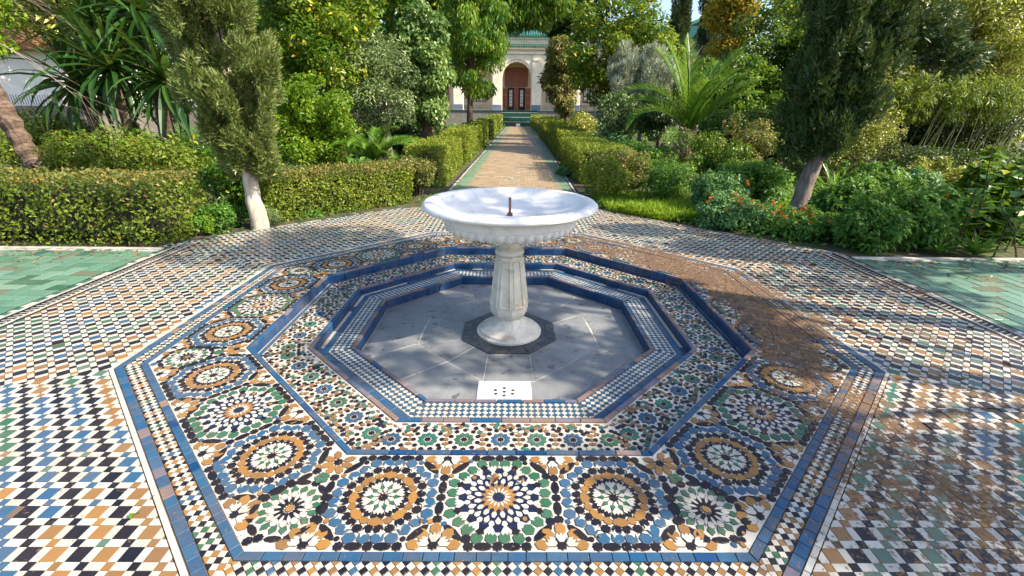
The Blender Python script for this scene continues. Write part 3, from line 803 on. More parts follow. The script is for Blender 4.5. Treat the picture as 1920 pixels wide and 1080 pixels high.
for gx in np.arange(-2, 2, .011):
    for gy in np.arange(-2, 2, .011):
        rp = ring_pos(gx, gy)
        if A2o+.016 < rp < A1i-.06 and free(gx, gy, .0125):
            mt_.add(S['mp'], gx, gy, math.atan2(gy, gx)+random.choice((0, PI/2)), Z1, random.choice(['black', 'white', 'teal', 'brown']), 'mp')
            grid.setdefault((int(gx//.06), int(gy//.06)), []).append((gx, gy, .013))
mt_.finish()
ck = Tiles('checker_tile', BA, 300, h=.005, bev=.001, minpx=8)
for k in range(8): checker_band(ck, k, A3o+.003, A2i-.100, Z2, .0290, lambda i, j: 'check')
ck.finish()

# floor slabs
fl = Tiles('floor_slab', BA, 300, h=.012, bev=.002, minpx=8)
FX = .045
def slab(poly):
    for k in range(8):
        a, n, t = side(k); poly = clip(poly, n[0], n[1], A3i-.012)
        if len(poly) < 3: return
    cx = sum(p[0] for p in poly)/len(poly); cy = sum(p[1] for p in poly)/len(poly)
    fl.add(inset([(x-cx, y-cy) for x, y in poly], .0040), cx, cy, 0, Z3+random.gauss(0, .0006), SLATE, None)
pad = [(FX+.405/math.cos(PI/8)*math.cos(PI/8+i*PI/4), .405/math.cos(PI/8)*math.sin(PI/8+i*PI/4)) for i in range(8)]
mid = [(FX+.80*math.cos(PI/8+i*PI/4+q), .80*math.sin(PI/8+i*PI/4+q)) for i, q in enumerate((.1, -.05, .07, .02, -.09, .0, .0, .06))]
mid[5] = (pad[5][0]-.02, -.80); mid[6] = (pad[6][0]+.02, -.80)
far_ = [(FX+1.5*math.cos(PI/8+i*PI/4+q), 1.5*math.sin(PI/8+i*PI/4+q)) for i, q in enumerate((-.12, .14, -.06, .1, .05, .0, .0, -.04))]
far_[5] = (-.50, -1.4); far_[6] = (.50, -1.4)
for i in range(8):
    j = (i+1) % 8
    if i != 5:
        m_ = ((mid[i][0]+mid[j][0])/2*1.02, (mid[i][1]+mid[j][1])/2*1.02); pm = ((pad[i][0]+pad[j][0])/2, (pad[i][1]+pad[j][1])/2)
        if i % 2: slab([pad[i], mid[i], mid[j], pad[j]])
        else: slab([pad[i], mid[i], m_, pm]); slab([pm, m_, mid[j], pad[j]])
        fm = ((far_[i][0]+far_[j][0])/2+random.uniform(-.15, .15), (far_[i][1]+far_[j][1])/2+random.uniform(-.15, .15))
        slab([mid[i], far_[i], fm, m_]); slab([m_, fm, far_[j], mid[j]])
    else: slab([pad[5], mid[5], mid[6], pad[6]])
DX0, DX1, DY0, DY1 = -.180, .206, -1.150, -.805
slab([(DX0, -.805), (mid[5][0]-.2, -.81), (-.42, -1.3), (DX0, -1.3)]); slab([(DX1, -.805), (DX1, -1.3), (.42, -1.3), (.40, -.81)])
slab([(-.42, -.81), (-.36, -.81), (-.5, -1.3), (-.6, -1.3)])
fl.finish(.002)
pt = Tiles('pad_tile', BA, 300, h=.014, bev=.002, minpx=6)
for i in range(8):
    j = (i+1) % 8; inn = [(FX+(p[0]-FX)*.80, p[1]*.80) for p in pad]
    for a_, b_ in ((0, .5), (.5, 1)):
        l = lambda P, Q, s_: (P[0]+(Q[0]-P[0])*s_, P[1]+(Q[1]-P[1])*s_)
        q = [l(inn[i], inn[j], a_), l(pad[i], pad[j], a_), l(pad[i], pad[j], b_), l(inn[i], inn[j], b_)]
        cx = sum(p[0] for p in q)/4; cy = sum(p[1] for p in q)/4
        pt.add(inset([(x-cx, y-cy) for x, y in q], .002), cx, cy, 0, Z3+.008, PADT)
    q = [(FX, 0), inn[i], inn[j]]; cx = sum(p[0] for p in q)/3; cy = sum(p[1] for p in q)/3
    pt.add(inset([(x-cx, y-cy) for x, y in q], .002), cx, cy, 0, Z3+.0078, PADT)
pt.finish(.001)
dr = MB().box(DX0+.004, DX1-.004, DY0, DY1-.004, Z3-.004, Z3+.006, .002).build('drain_cover', DRAIN, BA)
for ax, ay in ((0, 0), (.062, .018), (-.062, .018), (0, .045), (0, -.045), (.058, -.024), (-.058, -.024)):
    h = MB(); h.lathe([(.0, .0088), (.0125, .0088), (.0125, .006)], 14, cap=False); o = h.build('dark_hole_disc', HOLE_DARK, dr); o.location = ((DX0+DX1)/2+ax, -.945+ay, Z3)  # raised disc, the darkness of a hole put into its colour

# ------------------------------------------------ marble fountain
FO = thing('marble_fountain', 'white marble pedestal fountain with wide shallow bowl standing in the basin', 'fountain', (FX, 0, Z3))
z0 = -Z3
bowl = MB(); prof = [(.10, .62), (.30, .65), (.44, .69), (.495, .715), (.510, .75), (.520, .772), (.536, .780), (.538, .788), (.541, .810), (.556, .835), (.588, .855), (.622, .864), (.640, .866), (.642, .872), (.684, .876), (.696, .884), (.700, .896), (.696, .908),
  (.684, .917), (.678, .924), (.672, .926), (.628, .930), (.622, .927), (.612, .925), (.606, .918), (.585, .897), (.53, .868), (.44, .835), (.30, .812), (.15, .804), (.04, .802)]
bowl.lathe([(r, z+z0) for r, z in prof], 128); bo = bowl.build('bowl', MARBLE, FO); smooth_by_angle(bo, 35)
eggv = MB()
eggv.lathe([(.003, -.048), (.016, -.041), (.028, -.026), (.034, -.004), (.0325, .014), (.023, .027), (.004, .033)], 12)
egg = eggv.build('gadroon', MARBLE, bo, True); egme = egg.data; egg.location = (.497, 0, .745+z0); egg.rotation_euler = (0, .45, 0)
for i in range(1, 44):
    th = 2*PI*i/44; o = link_mesh('gadroon', egme, bo, (.497*math.cos(th), .497*math.sin(th), .745+z0)); o.rotation_euler = (Matrix.Rotation(th, 4, 'Z') @ Matrix.Rotation(.45, 4, 'Y')).to_euler()
# shaft: octagonal with raised panels
def octsec(ap, z, rot):
    Rr = ap/math.cos(PI/8); return [(Rr*math.cos(rot+PI/8+i*PI/4), Rr*math.sin(rot+PI/8+i*PI/4), z+z0) for i in range(8)]
SR = R_(-13)
sh = MB(); secs = [(.104, .475), (.110, .40), (.153, .02), (.156, -.01), (.151, -.038), (.118, -.085), (.110, -.10)]
sh.v = [p for ap, z in secs for p in octsec(ap, z, SR)]
for s_ in range(len(secs)-1):
    for i in range(8): j = (i+1) % 8; sh.f.append((s_*8+i, s_*8+j, s_*8+8+j, s_*8+8+i))
sh.f.append(tuple(range(8))); sh.f.append(tuple(range(len(secs)*8-8, len(secs)*8))[::-1])
sho = sh.build('shaft', SHAFT, FO)
bm_mod = sho.modifiers.new('bevel', 'BEVEL'); bm_mod.width = .006; bm_mod.segments = 2; bm_mod.limit_method = 'ANGLE'
for i in range(8):               # picture-frame mouldings on each face
    th = SR + PI/4*(i+1)
    n_ = Vector((math.cos(th), math.sin(th), 0)); t_ = Vector((-math.sin(th), math.cos(th), 0))
    def fp(s, zz, o_):
        k = (.40-zz)/.38; ap = .110+(.153-.110)*k; hw = ap*math.tan(PI/8)*s; p = n_*(ap+o_)+t_*hw; return (p.x, p.y, zz+z0)
    fr = MB(); loop_o = [fp(-.84, .45, 0), fp(.84, .45, 0), fp(.84, .025, 0), fp(-.84, .025, 0)]
    loop_m = [fp(-.72, .44, .011), fp(.72, .44, .011), fp(.72, .037, .011), fp(-.72, .037, .011)]
    loop_i = [fp(-.58, .428, .0), fp(.58, .428, .0), fp(.58, .050, .0), fp(-.58, .050, .0)]
    fr.v = loop_o+loop_m+loop_i
    for L_ in (0, 4):
        for q in range(4): q2 = (q+1) % 4; fr.f.append((L_+q, L_+4+q, L_+4+q2, L_+q2))
    fr.build('panel_moulding', SHAFT, sho)
ne = MB(); ne.lathe([(r, z+z0) for r, z in [(.085, .465), (.092, .47), (.112, .478), (.122, .492), (.123, .505), (.115, .522), (.098, .532), (.088, .540), (.090, .552), (.094, .56), (.088, .57), (.09, .585), (.105, .61)]], 48); no = ne.build('collar', SHAFT, FO); smooth_by_angle(no, 50)
ba = MB(); ba.lathe([(r, z+z0) for r, z in [(.285, -.245), (.285, -.222), (.278, -.216), (.266, -.213), (.262, -.207), (.258, -.196), (.245, -.190), (.236, -.187), (.225, -.178), (.20, -.165), (.165, -.145), (.138, -.122), (.120, -.102), (.112, -.088)]], 64); b_ = ba.build('base', SHAFT, FO); smooth_by_angle(b_, 40)
pi = MB(); pi.tube([(0, 0, .80+z0), (0, 0, .948+z0)], [.0105, .0105], 10); po = pi.build('spout_pipe', RUST, FO)
MB().box(-.022, .022, -.022, .022, .800+z0, .822+z0, .004).build('pipe_nut', RUST, po)
for q in range(4): o = MB().lathe([(.0025, -.001), (.0025, .001)], 6).build('pipe_hole', DRAIN, po); o.location = (-.003, -.0115, .85+z0+.024*q); o.rotation_euler = (PI/2, 0, 0)

# ------------------------------------------------ loose soil lying over the right part of the ring
def soil():
    V = []; idx = {}; F = []; st = .016
    def h(x, y):
        ang = math.atan2(y, x); r = math.hypot(x, y)
        a1 = max(0, 1-abs(ang-.18)/1.0); rr = ring_pos(x, y); r1 = max(0, 1-abs(rr-(2.10+.1*math.sin(ang*3)))/.30)
        m = min(1, a1*2.4)*r1
        n = noise.noise(Vector((x*2.6, y*2.6, 3)))*.55+noise.noise(Vector((x*8, y*8, 1)))*.55+noise.noise(Vector((x*24, y*24, 5)))*.5
        return -.006 + .020*(m*.74-.31+n*.85)
    xs = np.arange(.6, 2.6, st); ys = np.arange(-1.4, 2.3, st)
    H = {}
    for i, x in enumerate(xs):
        for j, y in enumerate(ys):
            rp = ring_pos(x, y)
            if 1.845 < rp < 2.75:
                hh = h(x, y)
                if hh > -.006: H[i, j] = min(hh, .012)+random.gauss(0, .0006)
    for (i, j) in H:
        if (i+1, j) in H and (i, j+1) in H and (i+1, j+1) in H:
            q = []
            for a_, b_ in ((i, j), (i+1, j), (i+1, j+1), (i, j+1)):
                if (a_, b_) not in idx: idx[a_, b_] = len(V); V.append((xs[a_], ys[b_], H[a_, b_]))
                q.append(idx[a_, b_])
            F.append(tuple(q))
    tag(mobj('loose_soil', V, F, SOILM, smooth=True), 'brown loose soil spilled over the right side of the rosette paving', 'soil', kind='stuff')
soil()

# ------------------------------------------------ herringbone green paths left and right
def herring(coll, x0, x1, y0, y1, bl, bw, mats, wts, ang=0., z=0.):
    # 90 degree herringbone: unit steps
    g = .011; k = int(round(bl/bw))
    nx = int((x1-x0)/bw)+8; ny = int((y1-y0)/bw)+8
    done = set()
    for j in range(-4, ny):
        for i in range(-4, nx):
            r_ = (i-j) % (2*k)
            if r_ == 0: X, Y, w_, h_ = i*bw, j*bw, bl, bw
            elif r_ == 2*k-1: X, Y, w_, h_ = i*bw, j*bw, bw, bl
            else: continue
            # horizontal brick covers i..i+k-1 at j ; vertical brick covers j..j+k-1 at i
            P = [(x0+X+g/2, y0+Y+g/2), (x0+X+w_-g/2, y0+Y+g/2), (x0+X+w_-g/2, y0+Y+h_-g/2), (x0+X+g/2, y0+Y+h_-g/2)]
            A0 = area(P); Q = P
            for c_ in ((-1, 0, -x0), (1, 0, x1), (0, -1, -y0), (0, 1, y1)):
                Q = clip(Q, *c_)
                if len(Q) < 3: break
            if len(Q) < 3 or area(Q) < A0*.1: continue
            cx = (P[0][0]+P[2][0])/2; cy = (P[0][1]+P[2][1])/2; full = abs(area(Q)-A0) < 1e-9
            coll.add([(x-cx, y-cy) for x, y in Q], cx, cy, 0, z+random.gauss(0, .0012), random.choices(mats, wts)[0], ('b', r_ == 0) if full else None)
for sx, yb, nm in ((-1, 1.60, 'left'), (1, 1.44, 'right')):
    g0 = tag(empty('tiled_path_'+nm), kind='structure')
    xs = sorted((sx*4.125, sx*13.0))
    MB().box(xs[0], xs[1], -3.2, yb, -.05, -.007).build('mortar_bed', DARKM, g0)
    hb = Tiles('brick', g0, 300, h=.01, bev=.0025, minpx=9)
    herring(hb, xs[0]+.002, xs[1], -3.2, yb-.05, .26, .13, ['jade', 'jadel', 'jadeb', 'teal', 'green'], [6, 7, .6, .2, .1] if sx > 0 else [7, 4, 1.2, 1.5, 1], z=.0)
    hb.finish(.008)
    ke = Tiles('kerb_tile', g0, 300, h=.012, bev=.002, minpx=7)
    line_tiles(ke, (xs[0], yb-.03), (xs[1], yb-.03), .045, .09, ['white', 'teal', 'sage'], [4, 2, 2], .004)
    ke.finish()
    MB().box(xs[0], xs[1], yb-.004, yb+.07, -.05, .012).build('edge_kerb', LIMEST, g0)

# ------------------------------------------------ garden path to the pavilion
PY0, PY1, PSL = 4.262, 47.0, .0252
def pcx(y): return -.043+PSL*y
GP = tag(empty('garden_path'), kind='structure')
V = [(pcx(PY0)-1.42, PY0, -.012), (pcx(PY0)+1.42, PY0, -.012), (pcx(PY1)+1.5, PY1, -.012), (pcx(PY1)-1.5, PY1, -.012)]
mobj('mortar_bed', V, [(0, 1, 2, 3)], T['grout'], GP)
V = []; F = []; RN = []
bw, bl = .085, .20; k = 0
PAng = math.atan(PSL); ca, sa = math.cos(PAng), math.sin(PAng)
nx, ny = int(2.6/bw), int((PY1-PY0)/bw)
for j in range(-2, ny):
    for i in range(-3, nx):
        r_ = (i-j) % 4
        if r_ == 0: X, Y, w_, h_ = i*bw, j*bw, 2*bw, bw
        elif r_ == 3: X, Y, w_, h_ = i*bw, j*bw, bw, 2*bw
        else: continue
        x0_, x1_ = max(X, 0)+.002, min(X+w_, nx*bw)-.002
        if x1_-x0_ < .02 or Y < 0: continue
        z_ = random.gauss(0, .0015); n0 = len(V)
        for (px, py, pz) in ((x0_, Y+.002, 0), (x1_, Y+.002, 0), (x1_, Y+h_-.002, 0), (x0_, Y+h_-.002, 0)):
            px -= nx*bw/2; V.append((pcx(PY0)+px*ca+py*sa, PY0+py*ca-px*sa, pz+z_))
        V += [(a_, b_2, -.012) for a_, b_2, _ in V[n0:n0+4]]
        F += [(n0, n0+1, n0+2, n0+3)] + [(n0+q, n0+4+q, n0+4+(q+1) % 4, n0+(q+1) % 4) for q in range(4)]
        RN += [random.random()]*5
mobj('brick_field', V, F, PATHM, GP, attrs={'rnd': RN}, kind='stuff')
pe = Tiles('edge_tile', GP, 300, h=.012, bev=.002, minpx=6)
for s_ in (-1, 1):
    for off, w_, ms, wt in ((1.33, .045, ['white', 'sage'], [6, 1]), (1.385, .05, ['navy', 'blue', 'black'], [2, 1, 1])):
        line_tiles(pe, (pcx(PY0)+s_*off, PY0), (pcx(PY1)+s_*off, PY1), w_, .16, ms, wt, .002)
pe.finish()
# faint painted wheelchair mark on the path
wc = MB()
def arc(cx, cy, r, a0, a1, w_, seg=18):
    n0 = len(wc.v)
    for i in range(seg+1):
        t_ = a0+(a1-a0)*i/seg
        for rr in (r-w_, r+w_): wc.v.append((cx+rr*math.cos(t_), cy+rr*math.sin(t_)*1.3, .006))
    for i in range(seg): q = n0+2*i; wc.f.append((q, q+1, q+3, q+2))
arc(.12, 7.55, .17, R_(100), R_(370), .016); arc(.10, 8.02, .035, 0, 2*PI, .02, 10)
for x0_, y0_, x1_, y1_ in ((.10, 7.94, .13, 7.62), (.13, 7.62, .27, 7.60), (.27, 7.60, .33, 7.32), (.11, 7.80, .24, 7.78)):
    d = Vector((x1_-x0_, y1_-y0_, 0)).normalized(); p_ = Vector((-d.y, d.x, 0))*.014; n0 = len(wc.v)
    wc.v += [(x0_+p_.x, y0_+p_.y, .0065), (x0_-p_.x, y0_-p_.y, .0065), (x1_-p_.x, y1_-p_.y, .0065), (x1_+p_.x, y1_+p_.y, .0065)]; wc.f.append((n0, n0+1, n0+2, n0+3))
wc.build('painted_wheelchair_mark', plain('worn white paint', (.55, .50, .42), .7, .25, 30), GP)
#--PART2--
# ================================================================== buildings
def arch_wall(name, parent, x0, x1, z0, z1, y, thick, arches, mat, seg=16):
    """wall with arched openings; arches = (centre, half width, spring height, apex height)"""
    V = []; F = []
    def quad(a, b, c, d): n = len(V); V.extend([a, b, c, d]); F.append((n, n+1, n+2, n+3))
    def slab_(xa, xb, za, zb, zc, zd):      # column from (za..zc) at xa to (zb..zd) at xb
        quad((xa, y, za), (xb, y, zb), (xb, y, zd), (xa, y, zc)); quad((xb, y+thick, zb), (xa, y+thick, za), (xa, y+thick, zc), (xb, y+thick, zd))
        quad((xa, y, zc), (xb, y, zd), (xb, y+thick, zd), (xa, y+thick, zc)); quad((xa, y+thick, za), (xb, y+thick, zb), (xb, y, zb), (xa, y, za))
    x = x0
    for (c, hw, sp, ap) in arches:
        slab_(x, c-hw, z0, z0, z1, z1)
        quad((c-hw, y+thick, z0), (c-hw, y, z0), (c-hw, y, sp), (c-hw, y+thick, sp)); quad((c+hw, y, z0), (c+hw, y+thick, z0), (c+hw, y+thick, sp), (c+hw, y, sp))
        pts = []
        for i in range(seg+1):
            t_ = -1+2*i/seg; pts.append((c+hw*math.sin(t_*PI/2), sp+(ap-sp)*math.cos(t_*PI/2)**.9 if abs(t_) < 1 else sp))
        for i in range(seg): slab_(pts[i][0], pts[i+1][0], pts[i][1], pts[i+1][1], z1, z1)
        x = c+hw
    slab_(x, x1, z0, z0, z1, z1)
    return mobj(name, V, F, mat, parent)
TZ = 1.55
TE = tag(empty('terrace'), kind='structure')
MB().box(-34, -.75, 47.9, 60, -.05, TZ-.12).box(3.05, 36, 47.9, 60, -.05, TZ-.12).build('retaining_wall', STONEW, TE)
MB().box(-34, 36, 47.86, 60.1, TZ-.115, TZ, .02).build('terrace_slab', LIMEST, TE)
MB().box(-34, -.76, 47.80, 47.858, TZ-.10, TZ-.005).box(3.06, 36, 47.80, 47.858, TZ-.10, TZ-.005).build('green_edge', DKGREEN, TE)
for i in range(7):
    h = TZ/7
    st_ = MB().box(-.74, 3.04, 46.0+i*.31, 48.3, i*h-.02, (i+1)*h-.035).build('stair_step', DKGREEN, TE)
    MB().box(-.75, 3.05, 45.985+i*.31, 46.30+i*.31, (i+1)*h-.034, (i+1)*h).build('step_edge', LIMEST if i % 2 else DKGREEN, st_)
MB().box(.75, 1.15, 45.93, 45.98, 0, .28).build('white_marker_block', WHITEWALL, TE)
PV = thing('arcaded_pavilion', 'cream pavilion with tall arches, wooden doors and green roof behind the path', 'building', (1, 51, TZ))
PV.location = (0, 0, 0)
PER_A = 4.25; cs = [.82+PER_A*i for i in range(-4, 6)]
arch_wall('arcade_wall', PV, -19, 24, TZ, 7.3, 50, .55, [(c, 1.56, 4.6, 6.35) for c in cs], PLASTER)
arch_wall('arch_frame', PV, -19, 24, TZ+.02, 7.05, 49.90, .09, [(c, 1.70, 4.75, 6.62) for c in cs], PLASTER)
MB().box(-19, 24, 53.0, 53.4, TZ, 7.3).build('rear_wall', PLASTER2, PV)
MB().box(-19, 24, 49.8, 53.6, 7.3, 7.45).build('ceiling_slab', PLASTER, PV)
for x0_, x1_, y0_, z0_, z1_, mt in ((-19.1, 24.1, 49.70, 7.08, 7.28, PLASTER), (-19.2, 24.2, 49.55, 7.47, 7.62, PLASTER2), (-19.1, 24.1, 49.82, 7.62, 8.45, PLASTER), (-19.2, 24.2, 49.62, 8.46, 8.62, WHITEWALL)):
    MB().box(x0_, x1_, y0_, 53.7, z0_, z1_, .02).build('cornice', mt, PV)
rf = MB().box(-19.4, 24.4, 49.3, 54, 8.63, 8.72); rf.v += [(-19.4, 49.3, 8.72), (24.4, 49.3, 8.72), (24.4, 54, 10.4), (-19.4, 54, 10.4)]; n_ = len(rf.v); rf.f.append((n_-4, n_-3, n_-2, n_-1))
rf = rf.build('roof', ROOF, PV)
rib = MB(); rib.tube([(0, 49.25, 8.76), (0, 54, 10.44)], [.055, .055], 6); rme = rib.build('roof_tile_row', ROOF, rf).data
for i in range(1, 172): link_mesh('roof_tile_row', rme, rf, (-.0-19.2+.25*i, 0, 0))
rib2 = MB()
for i in range(172): rib2.tube([(-19.2+.25*i, 49.38, 7.70), (-19.2+.25*i, 49.84, 7.98)], [.07, .07], 6)
rib2.build('eave_tile_band', ROOF, PV, kind='stuff')
for c in cs:                                     # piers with pilaster faces and blue dado
    xp = c+PER_A/2
    MB().box(xp-.46, xp+.46, 49.80, 49.895, TZ+.55, 7.06, .01).build('pilaster', PLASTER, PV)
    MB().box(xp-.34, xp+.34, 49.72, 49.795, 6.45, 6.62, .01).build('capital', PLASTER, PV)
    MB().box(xp-.50, xp+.50, 49.76, 49.897, TZ, TZ+.545, .01).build('tiled_dado', BLUEZ, PV)
    MB().box(xp-.5, xp+.5, 52.9, 52.995, TZ, TZ+.5).build('rear_dado', BLUEZ, PV)
c = .82
dz0 = TZ
MB().box(c-1.3, c+1.3, 52.86, 52.99, 4.05, 6.0, .02).build('carved_wood_panel', WOOD, PV)
fan_ = MB()
for q in range(9): fan_.box(c-.2+q*.045, c-.175+q*.045, 52.83, 52.857, 4.7, 5.4)
fan_.build('panel_lattice', WOODL, PV)
do = MB().box(c-1.05, c+1.05, 52.88, 52.98, dz0, 3.95).build('door_dark_panel', ROOM_DARK, PV)  # solid panel, darkness of the unlit room put into its colour
for sx in (-1, 1):
    lf = MB().box(min(c+sx*1.02, c+sx*1.72), max(c+sx*1.02, c+sx*1.72), 52.60, 52.67, dz0+.04, 3.9, .01).build('door_leaf', WOODL, PV)
    for zz in (0, 1, 2): MB().box(min(c+sx*1.12, c+sx*1.62), max(c+sx*1.12, c+sx*1.62), 52.575, 52.60, dz0+.2+zz*.72, dz0+.8+zz*.72, .01).build('door_panel', WOOD, lf)
    wf = MB().box(c+sx*.62-.19, c+sx*.62+.19, 52.80, 52.84, dz0+.35, 3.75).build('window', WOODL, PV)
    for zz in range(5):
        for xx in (-1, 1): MB().box(c+sx*.62+xx*.085-.07, c+sx*.62+xx*.085+.07, 52.77, 52.80, dz0+.45+zz*.34, dz0+.72+zz*.34).build('pane', PANE, wf)
MB().box(c-.28, c+.28, 52.7, 52.78, dz0+.02, 3.92, .01).build('inner_door', WOOD, PV)
for cc in (cs[2], cs[3], cs[5], cs[6]):
    w_ = MB().box(cc-.8, cc+.8, 52.88, 52.99, TZ+.9, 4.2, .02).build('window', WOOD, PV)
    for a_ in range(4):
        for b2 in range(5): MB().box(cc-.72+a_*.37, cc-.41+a_*.37, 52.85, 52.88, TZ+1.0+b2*.64, TZ+1.55+b2*.64).build('pane', PANE, w_)
MB().box(c-1.5, c+1.5, 52.84, 52.985, 6.05, 6.3, .02).build('carved_lintel', ORNA, PV)
def railing(name, label, x0, x1, y, z, h, parent=None):
    r = thing(name, label, 'railing'); m = MB().box(x0, x1, y-.02, y+.02, z+h-.04, z+h).box(x0, x1, y-.015, y+.015, z+h*.72, z+h*.72+.03).box(x0, x1, y-.02, y+.02, z+.08, z+.11)
    m.build('rail', RAIL, r)
    b = MB().box(0, .018, y-.008, y+.008, z+.1, z+h-.04); me = b.build('baluster', RAIL, r).data; k = 0
    n = min(int((x1-x0)/.13), 120)
    r.children[-1].location = (x0+.05, 0, 0)
    for i in range(1, n): link_mesh('baluster', me, r, (x0+.05+i*.13, 0, 0))
    return r
railing('terrace_railing', 'low dark iron railing on the terrace left of the far steps', -12.5, -1.2, 48.3, TZ, .55)
railing('terrace_railing', 'low dark iron railing on the terrace right of the far steps', 3.4, 15, 48.3, TZ, .55)
WB = thing('white_building', 'bright white walled building glimpsed at the far left behind the palm trunk', 'building', (-23.2, 22.4, 0), R_(32))
MB().box(-8, 3.2, 0, 1, 1.2, 4.1).build('wall', WHITEWALL, WB)
MB().box(-8.5, 3.6, -.7, 2, 4.11, 4.5, .03).build('eave', BK['orange'], WB)
MB().box(-8.5, 3.4, -.5, 2, 4.51, 6.6, .05).build('roof', plain('brown roof', (.20, .11, .06), .8, .2, 4), WB)
MB().box(-8.5, 3.4, -1.2, 1.5, -.05, 1.55).build('plinth', STONEW, WB)
railing('veranda_railing', 'dark slatted railing in front of the white building at far left', -32, -20.6, 20.9, 1.50, .6)
for (xa, za, xb, zb, l) in ((-26.6, 1.5, -27.9, 5.2, 'left'), (-24.2, 1.5, -26.2, 5.6, 'right')):
    m = MB().tube([(xa, 22.3, za-1.6), ((xa+xb)/2, 22.3, (za+zb)/2), (xb, 22.3, zb)], [.22, .16, .14], 8, jit=.05)
    tag(m.build('leaning_post', BK['orange'], None, True), f'{l} one of two leaning orange brown posts before the white building', 'post')
TW = thing('ochre_wall_tower', 'pale stone gable building between the far cypresses', 'building')
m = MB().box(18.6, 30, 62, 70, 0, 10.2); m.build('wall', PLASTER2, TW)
r = MB(); r.v = [(18.2, 61.6, 9.9), (24, 61.6, 12.2), (30.4, 61.6, 10.2), (18.2, 70.4, 9.9), (24, 70.4, 12.2), (30.4, 70.4, 10.2), (18.2, 61.6, 10.25), (24, 61.6, 12.6), (30.4, 61.6, 10.5), (18.2, 70.4, 10.25), (24, 70.4, 12.6), (30.4, 70.4, 10.5)]
r.f = [(0, 1, 7, 6), (1, 2, 8, 7), (3, 9, 10, 4), (4, 10, 11, 5), (6, 7, 10, 9), (7, 8, 11, 10), (0, 3, 4, 1), (1, 4, 5, 2), (0, 6, 9, 3), (2, 5, 11, 8)]
r.build('roof', ROOF, TW)

# ================================================================== vegetation
def unit(a): return a/np.maximum(np.linalg.norm(a, axis=-1, keepdims=True), 1e-9)
def leafmesh(name, parent, P, D, Nn, L, W, mat, rnd, tone, fold=.18, kind=None, tri=False):
    n = len(P); D = unit(D); S_ = unit(np.cross(D, Nn)); Nn = unit(np.cross(S_, D))
    L = np.broadcast_to(L, n)[:, None]; W = np.broadcast_to(W, n)[:, None]
    if tri:
        V = np.stack([P-S_*W*.5, P+S_*W*.5, P+D*L+Nn*L*.1], 1).reshape(-1, 3)
        return mobj(name, V, np.arange(3*n).reshape(-1, 3), mat, parent, attrs={'rnd': rnd, 'tone': tone}, kind=kind)
    V = np.empty((n, 4, 3)); mid = P+D*L*.42+Nn*W*fold
    V[:, 0] = P; V[:, 1] = mid+S_*W*.5; V[:, 2] = P+D*L-Nn*W*fold*.5; V[:, 3] = mid-S_*W*.5
    b = np.arange(n)[:, None]*4
    F = np.concatenate([b+np.array([[0, 1, 2]]), b+np.array([[0, 2, 3]])], 1).reshape(-1, 3)
    return mobj(name, V.reshape(-1, 3), F, mat, parent, attrs={'rnd': np.repeat(rnd, 2), 'tone': np.repeat(tone, 2)}, kind=kind)
def clumps(c, r, k, cr, bias=2.2, flat=.8):
    d = unit(rng.normal(size=(k, 3))); u = rng.random((k, 1))**(1/bias)
    return np.array(c)+d*u*np.array(r), cr*(.65+.7*rng.random((k, 1)))*np.array([[1, 1, flat]])
def crown(name, parent, cc, rr, n, L, asp, mat, mode='broad', droop=.3, tone=None, zmin=None, kind=None, axis=None):
    if mode != 'spray' and n > 5000: n = int(n*.52); L *= 1.31
    k = len(cc); wts = (rr[:, 0]*rr[:, 2]); wts = wts/wts.sum()
    idx = rng.choice(k, n, p=wts); d = unit(rng.normal(size=(n, 3)))
    u = rng.random((n, 1))**(1/4.5)
    P = cc[idx]+d*u*rr[idx]
    tone = rng.random(k) if tone is None else tone
    if mode == 'broad':
        Nn = unit(d*.7+np.array([0, 0, .55])+rng.normal(size=(n, 3))*.45)
        D = unit(np.cross(Nn, rng.normal(size=(n, 3)))+d*.35+np.array([0, 0, -droop]))
    elif mode == 'spray':      # cypress: short sprays pointing up and out
        Nn = unit(rng.normal(size=(n, 3))); ax = np.array([0, 0, .9]) if axis is None else axis[idx]
        D = unit(d*.6+ax+rng.normal(size=(n, 3))*.38)
    elif mode == 'hang':
        Nn = unit(d*.5+rng.normal(size=(n, 3))*.7); D = unit(d*.25+np.array([0, 0, -.9])+rng.normal(size=(n, 3))*.3)
    if zmin is not None: keep = P[:, 2] > zmin; P, D, Nn, idx = P[keep], D[keep], Nn[keep], idx[keep]; n = len(P)
    Ls = L*(.65+.7*rng.random(n))
    return leafmesh(name, parent, P, D, Nn, Ls, Ls*asp, mat, rng.random(n), np.clip(tone[idx]+rng.normal(size=n)*.12, 0, 1), kind=kind, tri=(mode == 'spray'))
def limbs(parent, base, cc, k, r0, mat, seg=5, start=.45):
    """boughs from the trunk into the crown clumps"""
    sel = rng.choice(len(cc), min(k, len(cc)), replace=False); m = MB(); b = Vector(base[-1])
    for i in sel:
        e = Vector(cc[i]); s_ = Vector(base[0]).lerp(b, random.uniform(start, 1)); mid_ = s_.lerp(e, .5)+Vector((random.uniform(-.1, .1), random.uniform(-.1, .1), (e-s_).length*.12))
        m.tube([s_, mid_, e], [r0, r0*.6, r0*.2], seg, cap=False)
    m.build('boughs', mat, parent, kind='stuff')
def trunk(parent, pts, rads, mat, seg=10, jit=.04):
    P = []; Rr = []
    for i in range(len(pts)-1):
        a_, b_ = Vector(pts[i]), Vector(pts[i+1])
        for q in range(4):
            t_ = q/4; P.append(a_.lerp(b_, t_)+Vector((random.uniform(-1, 1), random.uniform(-1, 1), 0))*rads[i]*.12); Rr.append(rads[i]+(rads[i+1]-rads[i])*t_)
    P.append(Vector(pts[-1])); Rr.append(rads[-1])
    return MB().tube(P, Rr, seg, jit=jit).build('trunk', mat, parent, True)
